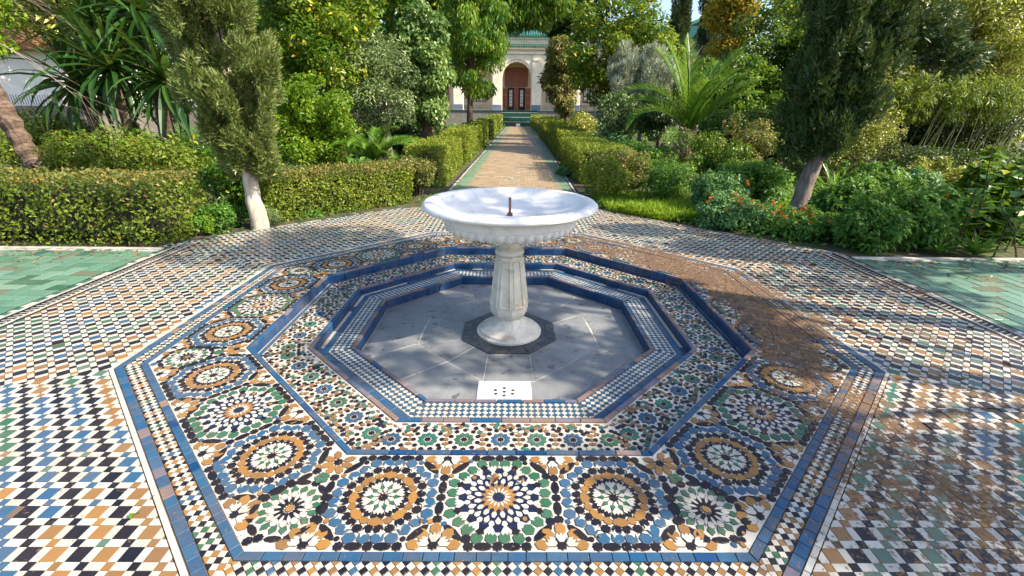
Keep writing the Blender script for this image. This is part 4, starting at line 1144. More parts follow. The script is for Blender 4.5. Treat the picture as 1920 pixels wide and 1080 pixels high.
def tree(name, label, cat, base, trunk_top, r0, cr_c, cr_r, k, clr, n, L, asp, mat, bk='grey', mode='broad', droop=.3, zmin=None, group=None, bough=14, flat=.8, bias=2.2):
    o = thing(name, label, cat, (base[0], base[1], 0), group=group)
    bx, by = base[0], base[1]
    rel = lambda p: (p[0]-bx, p[1]-by, p[2])
    b0 = (0, 0, -.05); t1 = rel(trunk_top)
    trunk(o, [b0, (t1[0]*.45, t1[1]*.45, t1[2]*.5), t1], [r0*1.15, r0*.85, r0*.55], BK[bk])
    cc, rr = clumps(rel(cr_c), cr_r, k, clr, flat=flat, bias=bias)
    crown('crown', o, cc, rr, n, L, asp, LM[mat], mode, droop, zmin=zmin)
    if bough: limbs(o, [b0, t1], cc, bough, r0*.35, BK[bk])
    return o
def bush(name, label, cat, c, r, k, clr, n, L, asp, mat, mode='broad', droop=.2, group=None, stems=8, bk='dark'):
    o = thing(name, label, cat, (c[0], c[1], 0), group=group)
    cc, rr = clumps((0, 0, c[2]), r, k, clr)
    crown('foliage', o, cc, rr, n, L, asp, LM[mat], mode, droop, zmin=-.03)
    if stems:
        m = MB()
        for i in range(stems):
            e = cc[rng.integers(k)]; m.tube([(e[0]*.25, e[1]*.25, -.03), (e[0]*.6, e[1]*.6, e[2]*.6), tuple(e)], [.018, .012, .005], 5, cap=False)
        m.build('stems', BK[bk], o, kind='stuff')
    return o
def hedge(label, p0, p1, width, h, n, L, mat, group, rough=.05, top=None, z0=0., both=False, core=True, holes=0.):
    """clipped hedge from p0 to p1; p0-p1 is the front foot line, the body lies to its left"""
    n = int(n*.78); L *= 1.1
    p0 = np.array(p0, float); p1 = np.array(p1, float); ln = np.linalg.norm(p1-p0); ang = math.atan2(*(p1-p0)[::-1])
    o = thing('hedge', label, 'hedge', (p0[0], p0[1], z0), ang, group)
    ar = np.array([ln*h, ln*width, width*h, width*h, ln*h]); wts = ar/ar.sum()
    f = rng.choice(5, n, p=wts); u, v = rng.random(n), rng.random(n); dep = rng.random(n)**1.6*.16
    P = np.zeros((n, 3)); Nn = np.zeros((n, 3))
    for q, (org, eu, ev, nn) in enumerate((((0, 0, 0), (ln, 0, 0), (0, 0, h), (0, -1, 0)), ((0, 0, h), (ln, 0, 0), (0, width, 0), (0, 0, 1)), ((0, 0, 0), (0, width, 0), (0, 0, h), (-1, 0, 0)),
                                           ((ln, 0, 0), (0, width, 0), (0, 0, h), (1, 0, 0)), ((0, width, 0), (ln, 0, 0), (0, 0, h), (0, 1, 0)))):
        m = f == q
        P[m] = np.array(org)+u[m, None]*np.array(eu)+v[m, None]*np.array(ev)-dep[m, None]*np.array(nn); Nn[m] = nn
    bul = np.array([noise.noise(Vector((p[0]*1.9+p0[0], p[1]*2.3, p[2]*2.4+p0[1]))) + .5*noise.noise(Vector((p[0]*6, p[1]*6, p[2]*6+p0[0]))) for p in P])
    P += Nn*(bul*rough)[:, None]
    if holes:
        hn = np.array([noise.noise(Vector((p[0]*4.2, p[1]*4, p[2]*4.2+9))) for p in P]); keep = (hn < .35) | (rng.random(n) > holes) | (P[:, 2] > h*.8)
        P, Nn, bul = P[keep], Nn[keep], bul[keep]; n = len(P)
    D = unit(np.cross(Nn, rng.normal(size=(n, 3)))+Nn*.55+np.array([0, 0, .15])); N2 = unit(Nn*.7+rng.normal(size=(n, 3))*.5+np.array([0, 0, .3]))
    Ls = L*(.6+.8*rng.random(n)); tone = np.clip(.5+bul*.7+rng.normal(size=n)*.15, 0, 1)
    istop = P[:, 2] > h-.10
    if top is not None and istop.any():
        leafmesh('leaves', o, P[~istop], D[~istop], N2[~istop], Ls[~istop], Ls[~istop]*.6, LM[mat], rng.random((~istop).sum()), tone[~istop])
        leafmesh('top_leaves', o, P[istop], D[istop], N2[istop], Ls[istop], Ls[istop]*.6, LM[top], rng.random(istop.sum()), tone[istop])
    else: leafmesh('leaves', o, P, D, N2, Ls, Ls*.6, LM[mat], rng.random(n), tone)
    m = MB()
    if core: m.box(.17, ln-.17, .17, width-.17, .12, h-.17, .06)  # solid dark box, the hedge's inner shade put into its colour
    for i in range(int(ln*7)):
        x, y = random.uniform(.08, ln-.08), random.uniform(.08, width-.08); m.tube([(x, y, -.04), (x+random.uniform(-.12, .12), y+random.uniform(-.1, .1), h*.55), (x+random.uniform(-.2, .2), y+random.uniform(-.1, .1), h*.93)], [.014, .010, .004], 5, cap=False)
    m.build('dark_core_twigs', BK['core'], o, kind='stuff')
    return o
# ---- hedges
GH = 'clipped hedges'
hedge('long clipped hedge with reddish top beside the left green path', (-11.5, 1.80), (-4.12, 1.80), .85, .80, 42000, .040, 'hedge', GH, .07, 'brown', holes=.75)
hedge('clipped hedge running diagonally behind the white cypress trunk', (-3.52, 3.02), (-1.72, 4.78), .62, .68, 26000, .036, 'hedgeclip', GH, .06, 'brown', holes=.3)
for (ya, yb, h, n, L, l) in ((6.6, 10.6, .84, 22000, .045, 'nearest block of the hedge left of the garden path'), (11.0, 15.6, .92, 10000, .065, 'second block of the hedge left of the garden path'),
                          (16.2, 23.5, .98, 8000, .085, 'third block of the hedge left of the garden path'), (24.2, 33, 1.02, 6000, .11, 'fourth block of the hedge left of the garden path'), (33.8, 44.5, 1.12, 5000, .14, 'farthest block of the hedge left of the garden path, by the steps')):
    hedge(l, (pcx(ya)-2.35, ya), (pcx(ya)-1.5, ya), yb-ya, h, n, L, 'hedgeclip', GH, .07)
for (ya, yb, h, n, L, l) in ((7.2, 11.6, .80, 22000, .045, 'nearest block of the hedge right of the garden path'), (12.2, 17.2, .92, 10000, .065, 'second block of the hedge right of the garden path'),
                          (17.8, 26, 1.04, 8000, .085, 'third block of the hedge right of the garden path'), (26.8, 44.5, 1.1, 9000, .12, 'farthest block of the hedge right of the garden path, by the steps')):
    hedge(l, (pcx(ya)+1.55, ya), (pcx(ya)+(2.75 if ya < 10 else 2.5), ya), yb-ya, h, n, L, 'hedgeclip', GH, .05)
bush('hedge_shrub', 'brownish twiggy shrub at the corner where the left hedge meets the path', 'shrub', (-1.78, 5.55, .42), (.36, .5, .38), 26, .16, 9000, .035, .55, 'brown', group=None, stems=14)
bush('shrub', 'rounded yellow green shrub at the near right corner of the garden path', 'shrub', (1.95, 5.55, .40), (.45, .65, .34), 34, .17, 13000, .036, .6, 'hedgeclip')
bush('shrub', 'reddish tipped shrub right of the near corner shrub', 'shrub', (2.55, 6.3, .45), (.42, .5, .38), 26, .17, 10000, .036, .6, 'brown')
bush('shrub', 'loose green shrub right of the reddish tipped one behind the bright grass', 'shrub', (3.25, 5.7, .36), (.55, .5, .34), 30, .16, 10000, .040, .55, 'weed')
bush('shrub', 'dark loose shrub in front of the palm at right', 'shrub', (4.5, 6.8, .62), (.95, .6, .62), 44, .20, 17000, .042, .55, 'citrus')
bush('shrub', 'tall twiggy shrub with pale tips between the palm and the dark cypress', 'shrub', (5.4, 7.2, .85), (.75, .6, .7), 44, .20, 15000, .045, .5, 'brown')
bush('shrub', 'low green bush left of the white cypress trunk', 'shrub', (-3.93, 2.62, .18), (.34, .34, .2), 24, .11, 9000, .028, .6, 'weed')
bush('shrub', 'yellowish low bush at the end of the long left hedge', 'shrub', (-4.18, 2.38, .14), (.22, .25, .16), 14, .09, 4500, .026, .6, 'bright')
bush('shrub', 'grey green tuft at the foot of the white cypress trunk', 'shrub', (-3.58, 2.92, .10), (.30, .2, .12), 12, .08, 3500, .022, .6, 'olive')
bush('shrub', 'dark green bush behind the gap between the two left hedges', 'shrub', (-4.35, 4.0, .48), (.6, .5, .5), 34, .2, 12000, .05, .6, 'citrus')
# ---- cypresses
def cypress_left():
    o = thing('leaning_cypress', 'grey green cypress with a whitewashed trunk rising beside the left hedge', 'cypress', (-3.53, 2.78, 0))
    trunk(o, [(0, 0, -.06), (-.03, .02, .5), (-.06, .05, 1.0), (-.12, .1, 3.0), (-.12, .1, 5.5)], [.125, .098, .085, .055, .02], BK['pale'], 14)
    cc = []; rr = []; ax = []
    for i in range(520):
        z = .82+ (rng.random()**.9)*5.2; t_ = (z-.8)
        rad = min(.30+t_*.36, .66) if z < 3.4 else .66*max(.15, 1-(z-3.4)/3.2)
        a_ = rng.random()*2*PI; q = rng.random()**.5
        cx = .08-.16*min(t_, 1.8)/1.8; x = cx+rad*.92*q*math.cos(a_); y = -.02+rad*.8*q*math.sin(a_)
        cc.append((x, y, z)); s_ = .065+.075*rng.random(); rr.append((s_*.8, s_*.8, s_*1.9)); ax.append((math.cos(a_)*.5, math.sin(a_)*.5, .75))
    for i in range(46):       # skirt of sprays round the top of the bare trunk
        a_ = rng.random()*2*PI; z = .78+.75*rng.random(); q = .10+.22*rng.random(); cc.append((-.02+q*math.cos(a_)-.05*(z-.8), .02+q*math.sin(a_), z)); rr.append((.08, .08, .16)); ax.append((math.cos(a_)*.4, math.sin(a_)*.4, .7))
    for i in range(30):       # drooping sprays on the left and top
        a_ = rng.random(); x = -.35-.32*a_; z = 2.75-.45*a_**2+rng.normal()*.12; cc.append((x, .2+rng.normal()*.18, z)); rr.append((.17, .14, .10)); ax.append((-.8, 0, -.25))
    crown('inner_foliage', o, np.array(cc), np.array(rr)*.8, 36000, .085, .45, LM['cypL'], 'spray', axis=np.array(ax))
    crown('crown', o, np.array(cc), np.array(rr), 190000, .045, .32, LM['cypL'], 'spray', axis=np.array(ax))
    limbs(o, [(0, 0, 0), (-.1, .1, 3.2)], np.array(cc)[:200]*[.8, .8, 1], 8, .012, BK['dark'], start=.3)
cypress_left()
def cypress_right():
    o = thing('dark_cypress', 'dark green cypress with a leaning grey trunk among the flowering bushes at right', 'cypress', (4.82, 3.88, 0))
    trunk(o, [(0, 0, -.06), (.10, .03, .45), (.22, .06, 1.0), (.4, .1, 3.0), (.5, .1, 6.0)], [.145, .125, .105, .05, .02], BK['grey'], 14)
    cc = []; rr = []; ax = []
    for i in range(560):
        z = .98+(rng.random()**.85)*5.8; t_ = z-.8
        lx = -.52+.08*min(t_, 2); rx = .25+.62*min(t_, 1.9)/1.9*1.35 if z < 3.6 else 1.05*max(.2, 1-(z-3.6)/3.6)
        if z > 3.6: lx = -.38*max(.2, 1-(z-3.6)/3.6)+.1
        if t_ < .35: lx *= .75; rx = .34
        x = lx*.95+(rx*.9-lx*.95)*rng.random(); a_ = rng.random()*2*PI; y = .0+.46*rng.random()**.5*math.sin(a_)
        cc.append((x, y, z)); s_ = .10+.09*rng.random(); rr.append((s_*.8, s_*.8, s_*1.8)); ax.append((.35 if x > .4 else -.1, 0, .85))
    for i in range(60):
        a_ = rng.random()*2*PI; z = 1.08+1.5*rng.random(); q = .12+.26*rng.random(); cc.append((.12+.18*(z-.8)+q*math.cos(a_), .03-abs(q*math.sin(a_)), z)); rr.append((.10, .10, .2)); ax.append((0, -.1, .8))
    for i in range(34):       # long bough reaching right
        a_ = rng.random(); cc.append((.9+1.05*a_, .1+rng.normal()*.22, 2.75-.35*a_**2+rng.normal()*.13)); rr.append((.20, .15, .12)); ax.append((.9, 0, .1))
    crown('inner_foliage', o, np.array(cc), np.array(rr)*.8, 36000, .11, .45, LM['cypR'], 'spray', axis=np.array(ax))
    crown('crown', o, np.array(cc), np.array(rr), 190000, .052, .32, LM['cypR'], 'spray', axis=np.array(ax))
    limbs(o, [(0, 0, 0), (.4, .1, 3.2)], np.array(cc)[:250]*[.8, .8, 1], 14, .02, BK['dark'], start=.3)
cypress_right()
for (x, y, h, l) in ((15.9, 45, 17, 'left one of the two tall far cypresses against the sky'), (16.9, 40, 18, 'right one of the two tall far cypresses, beside the yellow tree')):
    o = thing('far_cypress', l, 'cypress', (x, y, 0), group='tall cypresses far behind')
    trunk(o, [(0, 0, -.05), (0, 0, h*.9)], [.3, .05], BK['dark'], 8)
    zz = rng.random(150)*(h-.8)+.8; rad = 1.05*np.minimum(1, (h-zz)/5)**.7; a_ = rng.random(150)*2*PI; q = rng.random(150)**.5
    cc = np.stack([rad*q*np.cos(a_)*.8, rad*q*np.sin(a_)*.8, zz], 1); rr = np.tile([[.35, .35, .9]], (150, 1))
    crown('crown', o, cc, rr, 45000, .25, .3, LM['cypB'], 'spray')
# ---- trees left of the path
tree('citrus_tree', 'large glossy tree with yellowing leaves rising behind the left cypress', 'tree', (-5.3, 11.4, 0), (-5.3, 11.4, 3.0), .16, (-5.5, 11.6, 4.1), (1.75, 1.5, 2.1), 110, .42, 42000, .10, .5, 'citrusy', 'dark')
bush('lemon_bush', 'bright yellow green bush behind the left hedge right of the cypress', 'bush', (-4.75, 8.2, 1.15), (.85, .7, 1.15), 60, .28, 34000, .065, .5, 'bright')
tree('olive_tree', 'grey green bushy tree left of the ivy covered one', 'tree', (-4.0, 12.2, 0), (-4.0, 12.2, 1.6), .14, (-4.1, 12.2, 2.3), (1.05, 1.0, 1.7), 90, .34, 42000, .085, .28, 'olive', 'grey')
tree('ivy_tree', 'ivy clad tree with pale green leaves and a short brown trunk', 'tree', (-2.75, 13.0, 0), (-2.75, 13.0, 2.2), .24, (-2.72, 13.0, 2.75), (.85, .85, 1.9), 110, .30, 40000, .10, .62, 'ivy', 'palm', droop=.8)
tree('hanging_tree', 'tall tree with bright feathery hanging leaves in front of the pavilion', 'tree', (-1.75, 17.5, 0), (-1.5, 17.5, 5.0), .13, (-1.45, 17.4, 4.8), (1.25, 1.2, 2.9), 90, .40, 34000, .15, .3, 'lacy', 'dark', 'hang')
tree('feathery_tree', 'upper feathery tree arching over the path towards the roof', 'tree', (-3.4, 20.5, 0), (-2.6, 20.5, 6.0), .18, (-.3, 20.5, 6.35), (3.1, 1.6, 1.25), 130, .5, 60000, .17, .3, 'lacy', 'dark', 'hang')
tree('slender_tree', 'slender small tree left of the far stone wall', 'tree', (-2.6, 30, 0), (-2.6, 30, 2.6), .12, (-2.6, 30, 4.0), (.95, .9, 2.0), 50, .42, 12000, .17, .4, 'brown', 'dark')
tree('tall_dark_tree', 'tall dark tree behind the feathery ones left of the path', 'tree', (-5.2, 25, 0), (-5.2, 25, 6.5), .3, (-5.2, 25, 7.6), (3.0, 2.2, 3.6), 100, .8, 30000, .22, .45, 'citrus', 'dark')
tree('background_tree', 'dense evergreen behind the sword leaved plant at left', 'tree', (-12.5, 14, 0), (-12.5, 14, 3.5), .25, (-12.0, 14.5, 4.2), (3.0, 1.8, 2.8), 110, .6, 32000, .14, .5, 'citrus', 'dark')
tree('background_tree', 'mid green tree behind the yellowing citrus tree', 'tree', (-8.6, 16, 0), (-8.6, 16, 3.5), .25, (-8.3, 16, 4.4), (2.3, 1.6, 3.6), 110, .6, 30000, .15, .5, 'lacy', 'dark')
bush('background_shrub', 'dark shrubbery under the olive and citrus trees', 'shrub', (-6.6, 12.0, .9), (1.9, .9, 1.0), 60, .4, 17000, .10, .5, 'citrus')
bush('background_shrub', 'dark low shrub left of the ivy clad tree trunk', 'shrub', (-4.1, 14.5, .7), (1.6, .9, .8), 40, .4, 12000, .11, .5, 'dark')
bush('background_shrub', 'green shrub at the foot of the ivy clad tree', 'shrub', (-2.6, 11.6, .36), (.6, .7, .36), 30, .2, 9000, .06, .5, 'bright')
bush('background_shrub', 'tangled yellow green shrub behind the long left hedge', 'shrub', (-7.0, 5.0, .66), (1.5, .7, .42), 70, .26, 26000, .055, .5, 'hedge')
bush('background_shrub', 'dense yellow green shrub behind the long hedge at the palm trunk', 'shrub', (-9.9, 6.9, .75), (1.2, .7, .6), 60, .3, 20000, .06, .5, 'hedgeclip')
bush('background_shrub', 'dark shrub behind the left end of the long hedge', 'shrub', (-9.2, 3.9, .52), (1.3, .7, .36), 40, .26, 14000, .06, .6, 'dark')
bush('background_shrub', 'shady shrub under the sword leaved plant', 'shrub', (-7.3, 6.2, .6), (1.5, .5, .45), 50, .28, 16000, .07, .5, 'citrus')
tree('overhanging_tree', 'bright leafed branch overhanging the top left corner', 'tree', (-11.2, 5.6, 0), (-10.6, 5.6, 2.6), .12, (-10.1, 5.6, 3.1), (1.0, .8, .9), 40, .3, 14000, .075, .5, 'bright', 'dark')
tree('background_tree', 'orange tinged tree beside the eave of the white building', 'tree', (-19.2, 19, 0), (-19.2, 19, 4), .3, (-19, 19, 6.6), (3.2, 1.8, 2.2), 80, .6, 15000, .2, .5, 'golden', 'dark')
# ---- trees right of the path
tree('tall_dark_tree', 'tall dark narrow tree right of the pavilion roof', 'tree', (3.1, 23, 0), (3.1, 23, 5), .25, (2.95, 23, 6.4), (1.2, 1.0, 4.6), 90, .5, 26000, .18, .45, 'dark', 'dark')
tree('small_tree', 'small tree with drooping brownish leaves at the right of the path', 'tree', (2.75, 19.5, 0), (2.75, 19.5, 2.2), .09, (2.55, 19.5, 3.1), (.85, .7, 1.7), 70, .28, 30000, .11, .4, 'brown', 'dark', droop=.9)
tree('citrus_tree', 'rounded citrus tree with yellow tinged leaves right of the path', 'tree', (4.3, 16, 0), (4.3, 16, 2.4), .12, (4.3, 16.2, 3.85), (1.85, 1.3, 2.2), 120, .42, 42000, .11, .5, 'citrusy', 'orange')
for i, (a_, b_2) in enumerate(((3.35, 4.1), (3.75, 4.4), (4.55, 4.2), (4.95, 4.4), (5.15, 4.7), (4.05, 4.5))):
    tag(MB().tube([(a_, 15.4+.1*i, -.05), (b_2, 15.8, 2.0)], [.045, .04], 6).build('support_pole', BK['orange'], None, True), 'orange brown support pole leaning under the citrus tree', 'pole', 'poles under the citrus tree')
tree('silver_tree', 'wispy silver leaved tree behind the palm', 'tree', (4.9, 14.2, 0), (4.9, 14.2, 1.6), .08, (4.75, 14.2, 2.6), (1.15, .9, 1.25), 150, .17, 50000, .14, .18, 'silver', 'grey', 'spray', flat=1.3)
tree('small_round_tree', 'small dark round tree left of the palm', 'tree', (5.0, 12.2, 0), (5.0, 12.2, 1.0), .05, (4.85, 12.2, 1.45), (.62, .6, .75), 50, .24, 20000, .075, .35, 'dark', 'dark', droop=.7)
tree('small_round_tree', 'dim bushy small tree beneath the silver leaved one', 'tree', (3.9, 13.2, 0), (3.9, 13.2, .9), .05, (3.95, 13.2, 1.4), (.8, .6, .75), 50, .26, 15000, .08, .4, 'olive', 'dark')
tree('yellow_tree', 'bright yellow autumn tree right of the far cypresses', 'tree', (10.6, 21, 0), (10.6, 21, 4.0), .15, (10.7, 21, 6.3), (1.15, 1.1, 2.3), 80, .4, 22000, .14, .5, 'yellow', 'dark')
tree('background_tree', 'mixed green tree between the yellow tree and the dark cypress', 'tree', (10.4, 14.5, 0), (10.4, 14.5, 2.6), .2, (10.0, 14.5, 3.2), (2.3, 1.4, 2.5), 120, .42, 40000, .11, .5, 'citrus', 'dark')
tree('background_tree', 'light green tree standing behind the right fronds of the palm', 'tree', (7.7, 13.6, 0), (7.7, 13.6, 1.6), .14, (7.8, 13.6, 1.9), (1.75, 1.0, 1.6), 110, .34, 34000, .095, .5, 'lacy', 'dark')
tree('background_tree', 'twiggy red tipped tree top left of the dark cypress', 'tree', (12.6, 17.5, 0), (12.6, 17.5, 4), .2, (12.4, 17.5, 5.8), (1.8, 1.2, 2.0), 80, .45, 20000, .13, .45, 'brown', 'dark')
tree('background_tree', 'deep green tree far right behind the golden leaved one', 'tree', (18.5, 15, 0), (18.5, 15, 4), .3, (18, 15.5, 4.6), (4.5, 2, 4.4), 130, .8, 34000, .17, .5, 'golden', 'dark')
tree('background_tree', 'green tree beyond the citrus tree right of the path', 'tree', (7.4, 26, 0), (7.4, 26, 3.4), .2, (7.6, 26, 4.2), (2.2, 1.6, 3.2), 80, .6, 18000, .2, .5, 'lacy', 'dark')
tree('golden_tree', 'large shrub tree with small golden glinting leaves filling the right side', 'tree', (10.9, 8.9, 0), (10.9, 8.9, 2.0), .12, (11.6, 9.7, 3.75), (3.2, 1.6, 2.0), 340, .36, 190000, .066, .45, 'golden', 'dark', bough=26)
bush('background_shrub', 'tall golden shrub filling the gap right of the dark cypress', 'shrub', (9.3, 8.9, 2.4), (1.3, .8, 1.5), 120, .27, 36000, .062, .45, 'golden', stems=10)
bush('background_shrub', 'loose golden green shrub between the dark cypress and the bamboo', 'shrub', (8.0, 7.6, 1.0), (1.05, .8, 1.05), 80, .25, 30000, .05, .45, 'golden', stems=20, bk='twig')
bush('background_shrub', 'dark leafy screen added for the shaded hollow behind the bamboo stems at far right', 'shrub', (11.0, 8.75, 1.1), (2.7, .35, 1.15), 110, .35, 36000, .07, .45, 'dark')  # dark leaves added so the hollow behind the stems looks shaded
bush('background_shrub', 'dark hollow shrub below the bamboo stems', 'shrub', (9.4, 6.9, .45), (1.6, .6, .45), 60, .25, 18000, .055, .5, 'dark')
bush('background_shrub', 'dark shrubbery behind the palm and the bright shrubs', 'shrub', (7.1, 10.4, .8), (1.9, .8, .95), 90, .3, 26000, .075, .5, 'citrus')
bush('background_shrub', 'low dark planting behind the right path hedge', 'shrub', (3.6, 9.8, .35), (.9, 1.6, .35), 60, .22, 17000, .06, .5, 'weed')
bush('background_shrub', 'bluish low planting between the hedge and the palm', 'shrub', (3.4, 13.0, .4), (.9, 1.8, .4), 50, .25, 11000, .075, .5, 'bluew')
bush('background_shrub', 'rusty leaved shrub beyond the right path hedge near the small tree', 'shrub', (3.7, 22, .7), (1.0, 2.4, .6), 50, .35, 9000, .12, .5, 'golden')
# ---- bamboo
for i in range(38):
    x = 8.9+rng.random()*3.2; y = 7.7+rng.random()*.5; ln = 1.5+rng.random()*.6; sl = -.05+.55*rng.random()
    m = MB(); P = [(x+sl*ln*t_+.012*math.sin(6*t_), y, .15+ln*t_) for t_ in np.linspace(0, 1, 7)]; r0 = .007+.008*rng.random(); m.tube(P, [r0*(1.15 if q % 2 else .95)*(1-q*.06) for q in range(7)], 6)
    o = m.build('bamboo', BK['bamboo'], None, True); tag(o, 'slanting yellow green bamboo stem in the dark gap below the golden tree', 'bamboo', 'bamboo stems at right')
bush('bamboo_thicket', 'leafy bamboo foliage above the slanting stems at right', 'bamboo', (10.6, 8.0, 1.95), (2.2, .5, .55), 120, .17, 15000, .10, .17, 'bamboo', droop=.8, stems=0)
# ---- palms and sword leaved plants
def frond(name, parent, az, el, ln, droop, lf, n, mat, w_=.022, vee=.5):
    t_ = np.linspace(0, 1, 14); ca_, sa_ = math.cos(az), math.sin(az)
    hor = np.cumsum(np.cos(el-droop*t_**1.4))*ln/14; ver = np.cumsum(np.sin(el-droop*t_**1.4))*ln/14
    R0 = np.stack([hor*ca_, hor*sa_, ver], 1); R0 = np.vstack([[0, 0, 0], R0])
    s_ = np.repeat(np.linspace(.10, 1, n), 2); sd = np.tile([-1, 1], n)
    pos = np.stack([np.interp(s_*14, range(15), R0[:, q]) for q in range(3)], 1); pos2 = np.stack([np.interp(np.minimum(s_*14+.3, 14.3), range(15), R0[:, q]) for q in range(3)], 1)
    tg = unit(pos2-pos+1e-6); tg[-4:] = tg[-6:-5]
    sdv = np.array([-sa_, ca_, 0])[None]*sd[:, None]; up = unit(np.cross(np.array([[-sa_, ca_, 0.]]), tg)); up *= np.sign(up[:, 2:3]+1e-6)
    D = unit(tg*.75+sdv*.85+up*vee+rng.normal(size=tg.shape)*.07)
    L = lf*np.sin(np.clip(s_*.86+.16, 0, 1)*PI)**.6*(.85+.3*rng.random(len(s_)))+.02
    leafmesh(name, parent, pos, D, unit(up-sdv*.4), L, w_, LM[mat], rng.random(len(s_)), .35+.5*s_, fold=.35)
    fr = parent.children[-1] if parent.children else None
    for o in bpy.context.scene.collection.objects[-1:]: fr = o
    m = MB().tube([tuple(p) for p in R0[::2]], [.022*(1-i/9) + .004 for i in range(len(R0[::2]))], 5); m.build('rachis', LM[mat], fr, True)
    return fr
PR = thing('date_palm', 'young date palm with long arching bright green fronds right of the path', 'palm', (4.72, 9.0, 0))
m = MB()
Pt = [(random.uniform(-.01, .01), 0, z) for z in np.linspace(-.05, 1.1, 12)]; m.tube(Pt, [.17, .18, .19, .20, .20, .20, .20, .20, .19, .17, .15, .10], 12, jit=.07); m.build('trunk', BK['palm'], PR)
for i in range(46):      # cut leaf bases
    z = .15+1.0*rng.random(); a_ = rng.random()*2*PI; r_ = .16
    MB().tube([(r_*math.cos(a_), r_*math.sin(a_), z), ((r_+.13)*math.cos(a_), (r_+.13)*math.sin(a_), z+.14)], [.045, .028], 5).build('leaf_base', BK['palm' if i % 3 else 'twig'], PR)
PC = empty('palm_head', (0, 0, 1.0)); PC.parent = PR
bpy.data.objects.remove(PC)
frs = [(0, 1.0, 2.3, .8), (.2, 1.15, 2.3, .9), (-.3, .95, 2.1, .95), (PI, 1.2, 2.7, 2.0), (PI-.25, 1.0, 2.2, 1.5), (PI+.3, .9, 2.2, 2.0), (PI/2, 1.25, 2.5, .9), (-PI/2, 1.15, 2.0, 1.0), (-PI/2+.5, 1.2, 2.1, .8), (-PI/2-.5, 1.3, 2.3, .7), (.9, 1.2, 2.6, .8), (2.3, 1.3, 2.6, .6), (PI-.05, 1.42, 2.5, .5), (.1, 1.3, 2.5, .6), (1.7, 1.45, 2.6, .35)]
for q in frs:
    fo_ = frond('frond', PR, q[0]+random.uniform(-.1, .1), q[1], q[2], q[3], .40, 62, 'palm', .024); fo_.location = (0, 0, 1.0)
PS = thing('small_palm', 'small feathery palm with low arching fronds behind the left hedge', 'palm', (-3.35, 8.3, 0))
MB().tube([(0, 0, -.05), (0, 0, .35)], [.16, .14], 10, jit=.08).build('trunk', BK['palm'], PS)
for i in range(20):
    a_ = 2*PI*i/20+random.uniform(-.15, .15); el = random.choice((.55, .85, 1.15)); fo_ = frond('frond', PS, a_, el, 1.35+random.uniform(-.15, .2), 1.25, .24, 50, 'palm', .016); fo_.location = (0, 0, .35)
def strap(ln, w_, droop, seg=6):
    """a folded strap leaf along +X"""
    V = []; F = []; x = z = 0.
    for i in range(seg+1):
        t_ = i/seg; a_ = -droop*t_**1.5; ww = w_*(math.sin(PI*min(1, t_*.8+.2))**.6)*(1-t_**4)+.001
        V += [(x, -ww/2, z+ww*.18), (x, 0, z), (x, ww/2, z+ww*.18)]
        x += math.cos(a_)*ln/seg; z += math.sin(a_)*ln/seg
    for i in range(seg):
        for q in (0, 1): F.append((3*i+q, 3*i+3+q, 3*i+4+q, 3*i+1+q))
    me = bpy.data.meshes.new('leaf'); me.from_pydata(V, [], F); return me
def straps(parent, c, n, ln, w_, mat, el_lo, el_hi, droops):
    mes = []
    for d_ in droops:
        me = strap(ln, w_, d_); me.materials.append(LM[mat]); nf = len(me.polygons)
        for nm in ('rnd', 'tone'): at_ = me.attributes.new(nm, 'FLOAT', 'FACE'); at_.data.foreach_set('value', [random.random()*.8]*nf)
        mes.append(me)
    for i in range(n):
        t_ = i/n; el = el_lo+(el_hi-el_lo)*t_+random.uniform(-.1, .1); az = i*2.4+random.uniform(-.2, .2)
        o = link_mesh('leaf', mes[int(rng.integers(len(mes)))], parent, c)
        o.rotation_euler = (Matrix.Rotation(az, 4, 'Z') @ Matrix.Rotation(-el, 4, 'Y') @ Matrix.Rotation(random.uniform(-.5, .5), 4, 'X')).to_euler(); s_ = random.uniform(.8, 1.15); o.scale = (s_, s_, s_)
YU = thing('sword_leaf_plant', 'big clump of dark green sword shaped hanging leaves at left', 'yucca', (-7.95, 6.9, 0))
for (x, y, z) in ((-.95, -.2, 2.0), (.0, -.4, 2.3), (.85, -.2, 2.1), (-.5, .2, 3.2), (.45, .2, 3.4)):
    MB().tube([(x*.5, y, -.05), (x*.8, y, z*.5), (x, y, z)], [.11, .09, .08], 8, jit=.08).build('stem', BK['palm'], YU, True)
    straps(YU, (x, y, z), 60, 1.5, .12, 'yucca', -.95, 1.35, (.5, 1.2, 2.0))
AG = thing('fan_leaf_plant', 'low rosette of glossy strap leaves right of the grey cypress trunk', 'cycad', (6.15, 4.95, 0))
straps(AG, (0, 0, .05), 64, .80, .055, 'palm', .12, 1.3, (.5, .9, 1.3))
# date palm trunk at far left
PT = thing('palm_trunk', 'scaly leaning palm trunk at the far left edge', 'palm', (-8.75, 5.25, 0))
m = MB(); P = []; Rr = []
for i in range(34):
    t_ = i/33; P.append((-.05-.85*t_, 0, -.05+4.0*t_)); Rr.append(.16*(1-.15*t_)*(1.13 if i % 2 else .92))
m.tube(P, Rr, 14, jit=.09).build('trunk', BK['palm'], PT)
for i in range(14):
    fo_ = frond('frond', PT, 2*PI*i/14, .7, 1.9, 1.4, .3, 34, 'palm', .03); fo_.location = (-.9, 0, 3.95)
